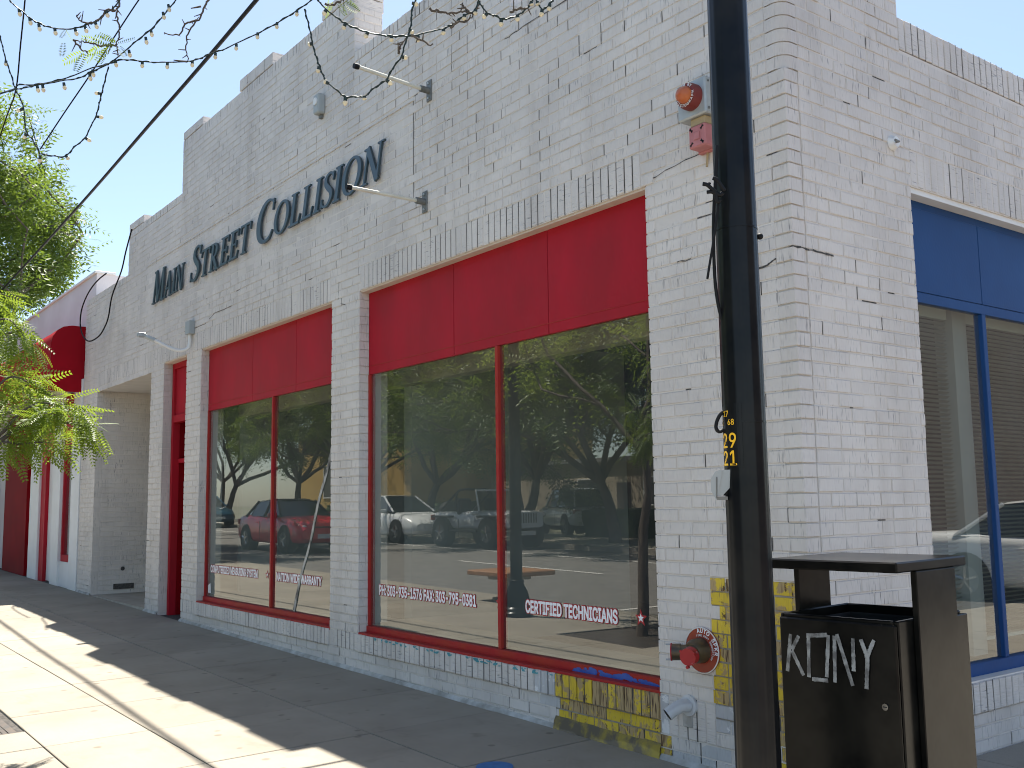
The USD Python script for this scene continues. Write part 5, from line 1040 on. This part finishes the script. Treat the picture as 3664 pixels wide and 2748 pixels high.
part(t, 'frame', MB().box((x0+.005, y0+.005, gg-.02), (x1-.005, y0+.05, gg+.004)).box((x0+.005, y1-.05, gg-.02), (x1-.005, y1-.005, gg+.004)).box((x0+.005, y0+.051, gg-.02), (x0+.05, y1-.051, gg+.004)).box((x1-.05, y0+.051, gg-.02), (x1-.005, y1-.051, gg+.004)).T(), 'iron')
for k in range(24):
    y = y0+.07+k*(y1-y0-.14)/23; part(t, 'bar', MB().box((x0+.051, y-.013, gg-.012), (x1-.051, y+.013, gg+.002)).T(), 'iron')
part(t, 'soil', MB().box((x0+.01, y0+.01, gg-.08), (x1-.01, y1-.01, gg-.04)).T(), 'brown_wall')
vz = gz(-1.46, -.72); t = thing('valve_cover', 'round blue painted valve cover set in the pavement', 'valve cover', (-1.47, -.78, vz))
part(t, 'lid', MB().tube([(-1.47, -.80, vz-.03), (-1.47, -.80, vz+.004)], .10, 28).T(), 'valve_blue', smooth=30)

# ---------------------------------------------------------------- cars
def car(label, x, y, yaw, L, W_, prof, glassp, body, roofm=None, z=None, wb=(.19, .81), wr=.31, open_top=False):
    """profile stations along the length: (x, z_bottom, z_top, half width); nose at +x"""
    t = thing('parked_car', label, 'car', (x, y, rz(x) if z is None else z)); c_, s_ = math.cos(yaw), math.sin(yaw)
    def W3(v): v = np.asarray(v, float); return np.stack([x+v[:, 0]*c_-v[:, 1]*s_, y+v[:, 0]*s_+v[:, 1]*c_, (rz(x) if z is None else z)+v[:, 2]], 1)
    def loft(st, flat=.55, crown=.02):
        v, f = [], []; xs_ = np.linspace(st[0][0], st[-1][0], 40); A = np.array(st); n = 14
        for q in xs_:
            zb, zt_, hw_ = (np.interp(q, A[:, 0], A[:, k]) for k in (1, 2, 3)); h = zt_-zb
            sec = [(-.72, 0), (-.93, .06), (-1, .22), (-1.0, .5), (-.97, .78), (-.90, .93), (-.72, 1.0), (.72, 1.0), (.90, .93), (.97, .78), (1.0, .5), (1, .22), (.93, .06), (.72, 0)]
            v += [(q, a*hw_, zb+b*h) for a, b in sec]
        for i in range(len(xs_)-1): f += [[i*n+k, i*n+(k+1) % n, (i+1)*n+(k+1) % n, (i+1)*n+k] for k in range(n)]
        m = MB().add(v, f); e = len(xs_)-1
        m.add([v[k] for k in range(n)], [[0, k, k+1] for k in range(1, n-1)]); m.add([v[e*n+k] for k in range(n)], [[0, k+1, k] for k in range(1, n-1)]); return m.T()
    def P(name, m, mt, par=t, sm=False, **k):
        m = m.copy() if hasattr(m, 'copy') else m; m = trimesh.Trimesh(W3(m.vertices), m.faces, process=False); return part(par, name, m, mt, smooth=sm, **k)
    hw_ = W_/2
    P('body', loft([(a*L, b, c, d*hw_) for a, b, c, d in prof]), body, sm=40)
    if glassp:
        gb, gt = glassp[0], glassp[1]   # belt z and list of (frac, z, halfwidth frac)
        G = np.array([(a*L, z_, d*hw_) for a, z_, d in gt]); v, f = [], []
        for (q, z_, d) in G: v += [(q, -hw_*.90, gb), (q, -d, z_), (q, d, z_), (q, hw_*.90, gb)]
        for i in range(len(G)-1): f += [[i*4+k, i*4+k+1, (i+1)*4+k+1, (i+1)*4+k] for k in range(3)]
        P('glasshouse', MB().add(v, f).T(), 'car_glass')
        top = [g_ for g_ in G if g_[1] > max(G[:, 1])-.14]; v, f = [], []
        for (q, z_, d) in top: v += [(q, -d*1.02, z_+.006), (q, -d*.8, z_+.035), (q, d*.8, z_+.035), (q, d*1.02, z_+.006)]
        for i in range(len(top)-1): f += [[i*4+k, i*4+k+1, (i+1)*4+k+1, (i+1)*4+k] for k in range(3)]
        P('roof', MB().add(v, f).T(), roofm or body, sm=True)
        for sd in (-1, 1):
            for i in list(range(1, len(G)-1))+[0, len(G)-1]:
                q, z_, d = G[i]
                if i in (0, len(G)-1): j = 1 if i == 0 else len(G)-2; a_, b_ = (q, sd*hw_*.86, gb), (G[j][0], sd*G[j][2], G[j][1]+.01)
                elif 1 < i < len(G)-2: a_, b_ = (q, sd*hw_*.905, gb), (q, sd*d*1.01, z_+.01)
                else: continue
                P('pillar', MB().tube([a_, b_], .035, 6).T(), roofm or body)
    for fx_ in wb:
        for sd in (-1, 1):
            cx_ = fx_*L; cy_ = sd*(hw_-.09)
            P('wheel_arch', MB().tube([(cx_, sd*(hw_-.25), wr+.02), (cx_, sd*(hw_+.006), wr+.02)], wr+.065, 24).T(), 'tyre')
            w_ = P('wheel', MB().tube([(cx_, cy_-sd*.09, wr), (cx_, cy_+sd*.085, wr), (cx_, cy_+sd*.105, wr)], [wr, wr, wr*.9], 26).T(), 'tyre', sm=35)
            P('rim', MB().tube([(cx_, cy_+sd*.10, wr), (cx_, cy_+sd*.112, wr)], wr*.66, 22).T(), 'galv_dark', par=w_)
            for k in range(5):
                a = k*2*math.pi/5+.3; P('spoke', MB().tube([(cx_, cy_+sd*.118, wr), (cx_+math.cos(a)*wr*.62, cy_+sd*.116, wr+math.sin(a)*wr*.62)], .03, 5).T(), 'chrome', par=w_)
    zt_f = np.interp(.97, [p[0] for p in prof], [p[2] for p in prof]); zt_r = np.interp(.03, [p[0] for p in prof], [p[2] for p in prof])
    for sd in (-1, 1):
        P('headlight', MB().mesh(trimesh.creation.icosphere(2, 1).apply_transform(np.diag([.10, .16, .075, 1])).apply_translation((L*.965, sd*hw_*.66, zt_f-.10))).T(), 'lamp_glass', sm=True)
        P('tail_light', MB().box((L*.0+.01, sd*hw_*.55, zt_r-.26), (L*.0+.14, sd*hw_*.93, zt_r-.10), .02).T(), 'tail_red')
    P('grille', MB().box((L*.985, -hw_*.42, zt_f-.2), (L*.996, hw_*.42, zt_f-.08), .01).T(), 'car_dark'); P('number_plate', MB().box((L*.992, -.25, .34), (L+.008, .25, .46)).T(), 'plate_white')
    for sd in (-1, 1):
        P('door_line', MB().box((L*.42, sd*(hw_-.006), .30), (L*.423, sd*(hw_+.003), .80)).T(), 'car_dark'); P('door_handle', MB().box((L*.36, sd*(hw_-.01), .76), (L*.39, sd*(hw_+.02), .785), .006).T(), body); P('mirror', MB().box((L*.64, sd*(hw_*.9), .92), (L*.665, sd*(hw_+.17), 1.03), .02).T(), body)
    return t, P
SED = [(0, .34, .70, .80), (.02, .24, .98, .92), (.20, .20, 1.0, .99), (.5, .19, .96, 1), (.72, .19, .93, .99), (.90, .21, .80, .95), (.975, .24, .66, .86), (1, .34, .56, .72)]
SEDG = (.93, [(.15, .94, .80), (.29, 1.38, .66), (.42, 1.44, .66), (.55, 1.42, .66), (.74, .92, .82)])
CVT = [(0, .36, .74, .84), (.02, .26, .96, .94), (.2, .2, 1.0, .99), (.5, .19, .95, 1), (.70, .19, .94, .99), (.92, .21, .82, .96), (.98, .24, .72, .9), (1, .34, .60, .8)]
CVG = (.93, [(.13, .98, .74), (.24, 1.34, .64), (.46, 1.38, .64), (.56, 1.34, .64), (.70, .93, .80)])
car('red convertible with its black soft top up on the roadway', -25.6, -7.95, 0, 4.15, 1.72, CVT, CVG, 'car_red', roofm='soft_top')
car('silver sedan at the far kerb left of the grey off-roader', -28.6, -12.9, 0, 4.7, 1.8, SED, SEDG, 'car_silver')
car('dark blue sedan parked far down the street by the green hedge', -47.5, -13.2, 0, 4.6, 1.78, SED, SEDG, 'car_blue')
car('white car at the very end of the parked row', -54.5, -13.2, 0, 4.6, 1.78, SED, SEDG, 'car_white')
car('navy hatchback pulling out near the left edge of the smaller window', -31.5, -6.4, math.pi, 4.1, 1.74, CVT, (.93, [(.02, .96, .80), (.10, 1.40, .68), (.4, 1.44, .66), (.55, 1.40, .66), (.72, .93, .80)]), 'car_navy')
SUV = [(0, .45, .9, .9), (.02, .36, 1.05, .97), (.3, .32, 1.08, 1), (.72, .32, 1.06, 1), (.95, .34, .98, .95), (1, .45, .8, .85)]
car('white sport utility vehicle parked behind the silver sedan', -24.9, -20.5, math.radians(200), 4.5, 1.8, SUV, (1.05, [(.01, 1.06, .86), (.06, 1.66, .76), (.4, 1.72, .76), (.60, 1.68, .74), (.74, 1.06, .84)]), 'car_white', wr=.36)
JEEP = [(0, .55, .98, .82), (.01, .50, 1.02, .84), (.60, .50, 1.02, .84), (.61, .52, 1.04, .74), (.95, .52, 1.02, .66), (1, .55, .98, .62)]
tj, Pj = car('silver open off-roader with upright windscreen at the far kerb', -23.2, -13.1, 0, 3.85, 1.72, JEEP, None, 'car_silver', wr=.38, wb=(.17, .79))
Pj('windscreen_frame', MB().tube([(2.40, -.66, 1.02), (2.22, -.64, 1.62), (2.22, .64, 1.62), (2.40, .66, 1.02)], .035, 6).T(), 'car_silver'); Pj('windscreen', MB().quad((2.39, -.64, 1.03), (2.22, -.62, 1.6), (2.22, .62, 1.6), (2.39, .64, 1.03)).T(), 'car_pane')
Pj('roll_bar', MB().tube(spline([(1.2, -.62, 1.0), (1.22, -.6, 1.6), (1.25, 0, 1.66), (1.22, .6, 1.6), (1.2, .62, 1.0)], 4), .035, 8).tube([(1.22, -.6, 1.6), (.3, -.6, 1.05)], .03, 6).tube([(1.22, .6, 1.6), (.3, .6, 1.05)], .03, 6).T(), 'rubber')
for sd in (-1, 1):
    Pj('seat', MB().box((1.3, sd*.5-.22, .9), (1.5, sd*.5+.22, 1.4), .05).T(), 'rubber')
    for q in (.655, 3.04): Pj('fender', MB().box((q-.5, sd*.62, .84), (q+.5, sd*.88, .90), .02).T(), 'car_dark')
Pj('side_step', MB().box((1.1, .78, .42), (2.5, .86, .50), .02).box((1.1, -.86, .42), (2.5, -.78, .50), .02).T(), 'car_dark'); Pj('spare_wheel', MB().tube([(-.02, 0, .95), (-.24, 0, .95)], .37, 24).T(), 'tyre', sm=35)
for k in range(7): Pj('grille_slot', MB().box((3.845, -.30+k*.09, .68), (3.856, -.26+k*.09, .95)).T(), 'car_dark')
car('white sedan nosed into the side lot mirrored in the blue framed window', 5.52, 10.95, math.pi, 4.7, 1.8, SED, SEDG, 'car_white', z=gz(5)-.03)
t = thing('traffic_marker', 'orange and white roadwork marker across the street', 'marker', (-9.3, -14.4, rz(-9.3)+.13)); zb = rz(-9.3)+.13
part(t, 'base', MB().box((-9.5, -14.6, zb), (-9.1, -14.2, zb+.05), .01).T(), 'rubber'); part(t, 'post', MB().tube([(-9.3, -14.4, zb+.05), (-9.3, -14.4, zb+1.05)], [.1, .08], 14).T(), 'orange_cone'); part(t, 'white_band', MB().tube([(-9.3, -14.4, zb+.48), (-9.3, -14.4, zb+.62)], [.099, .096], 14).T(), 'white_trim')
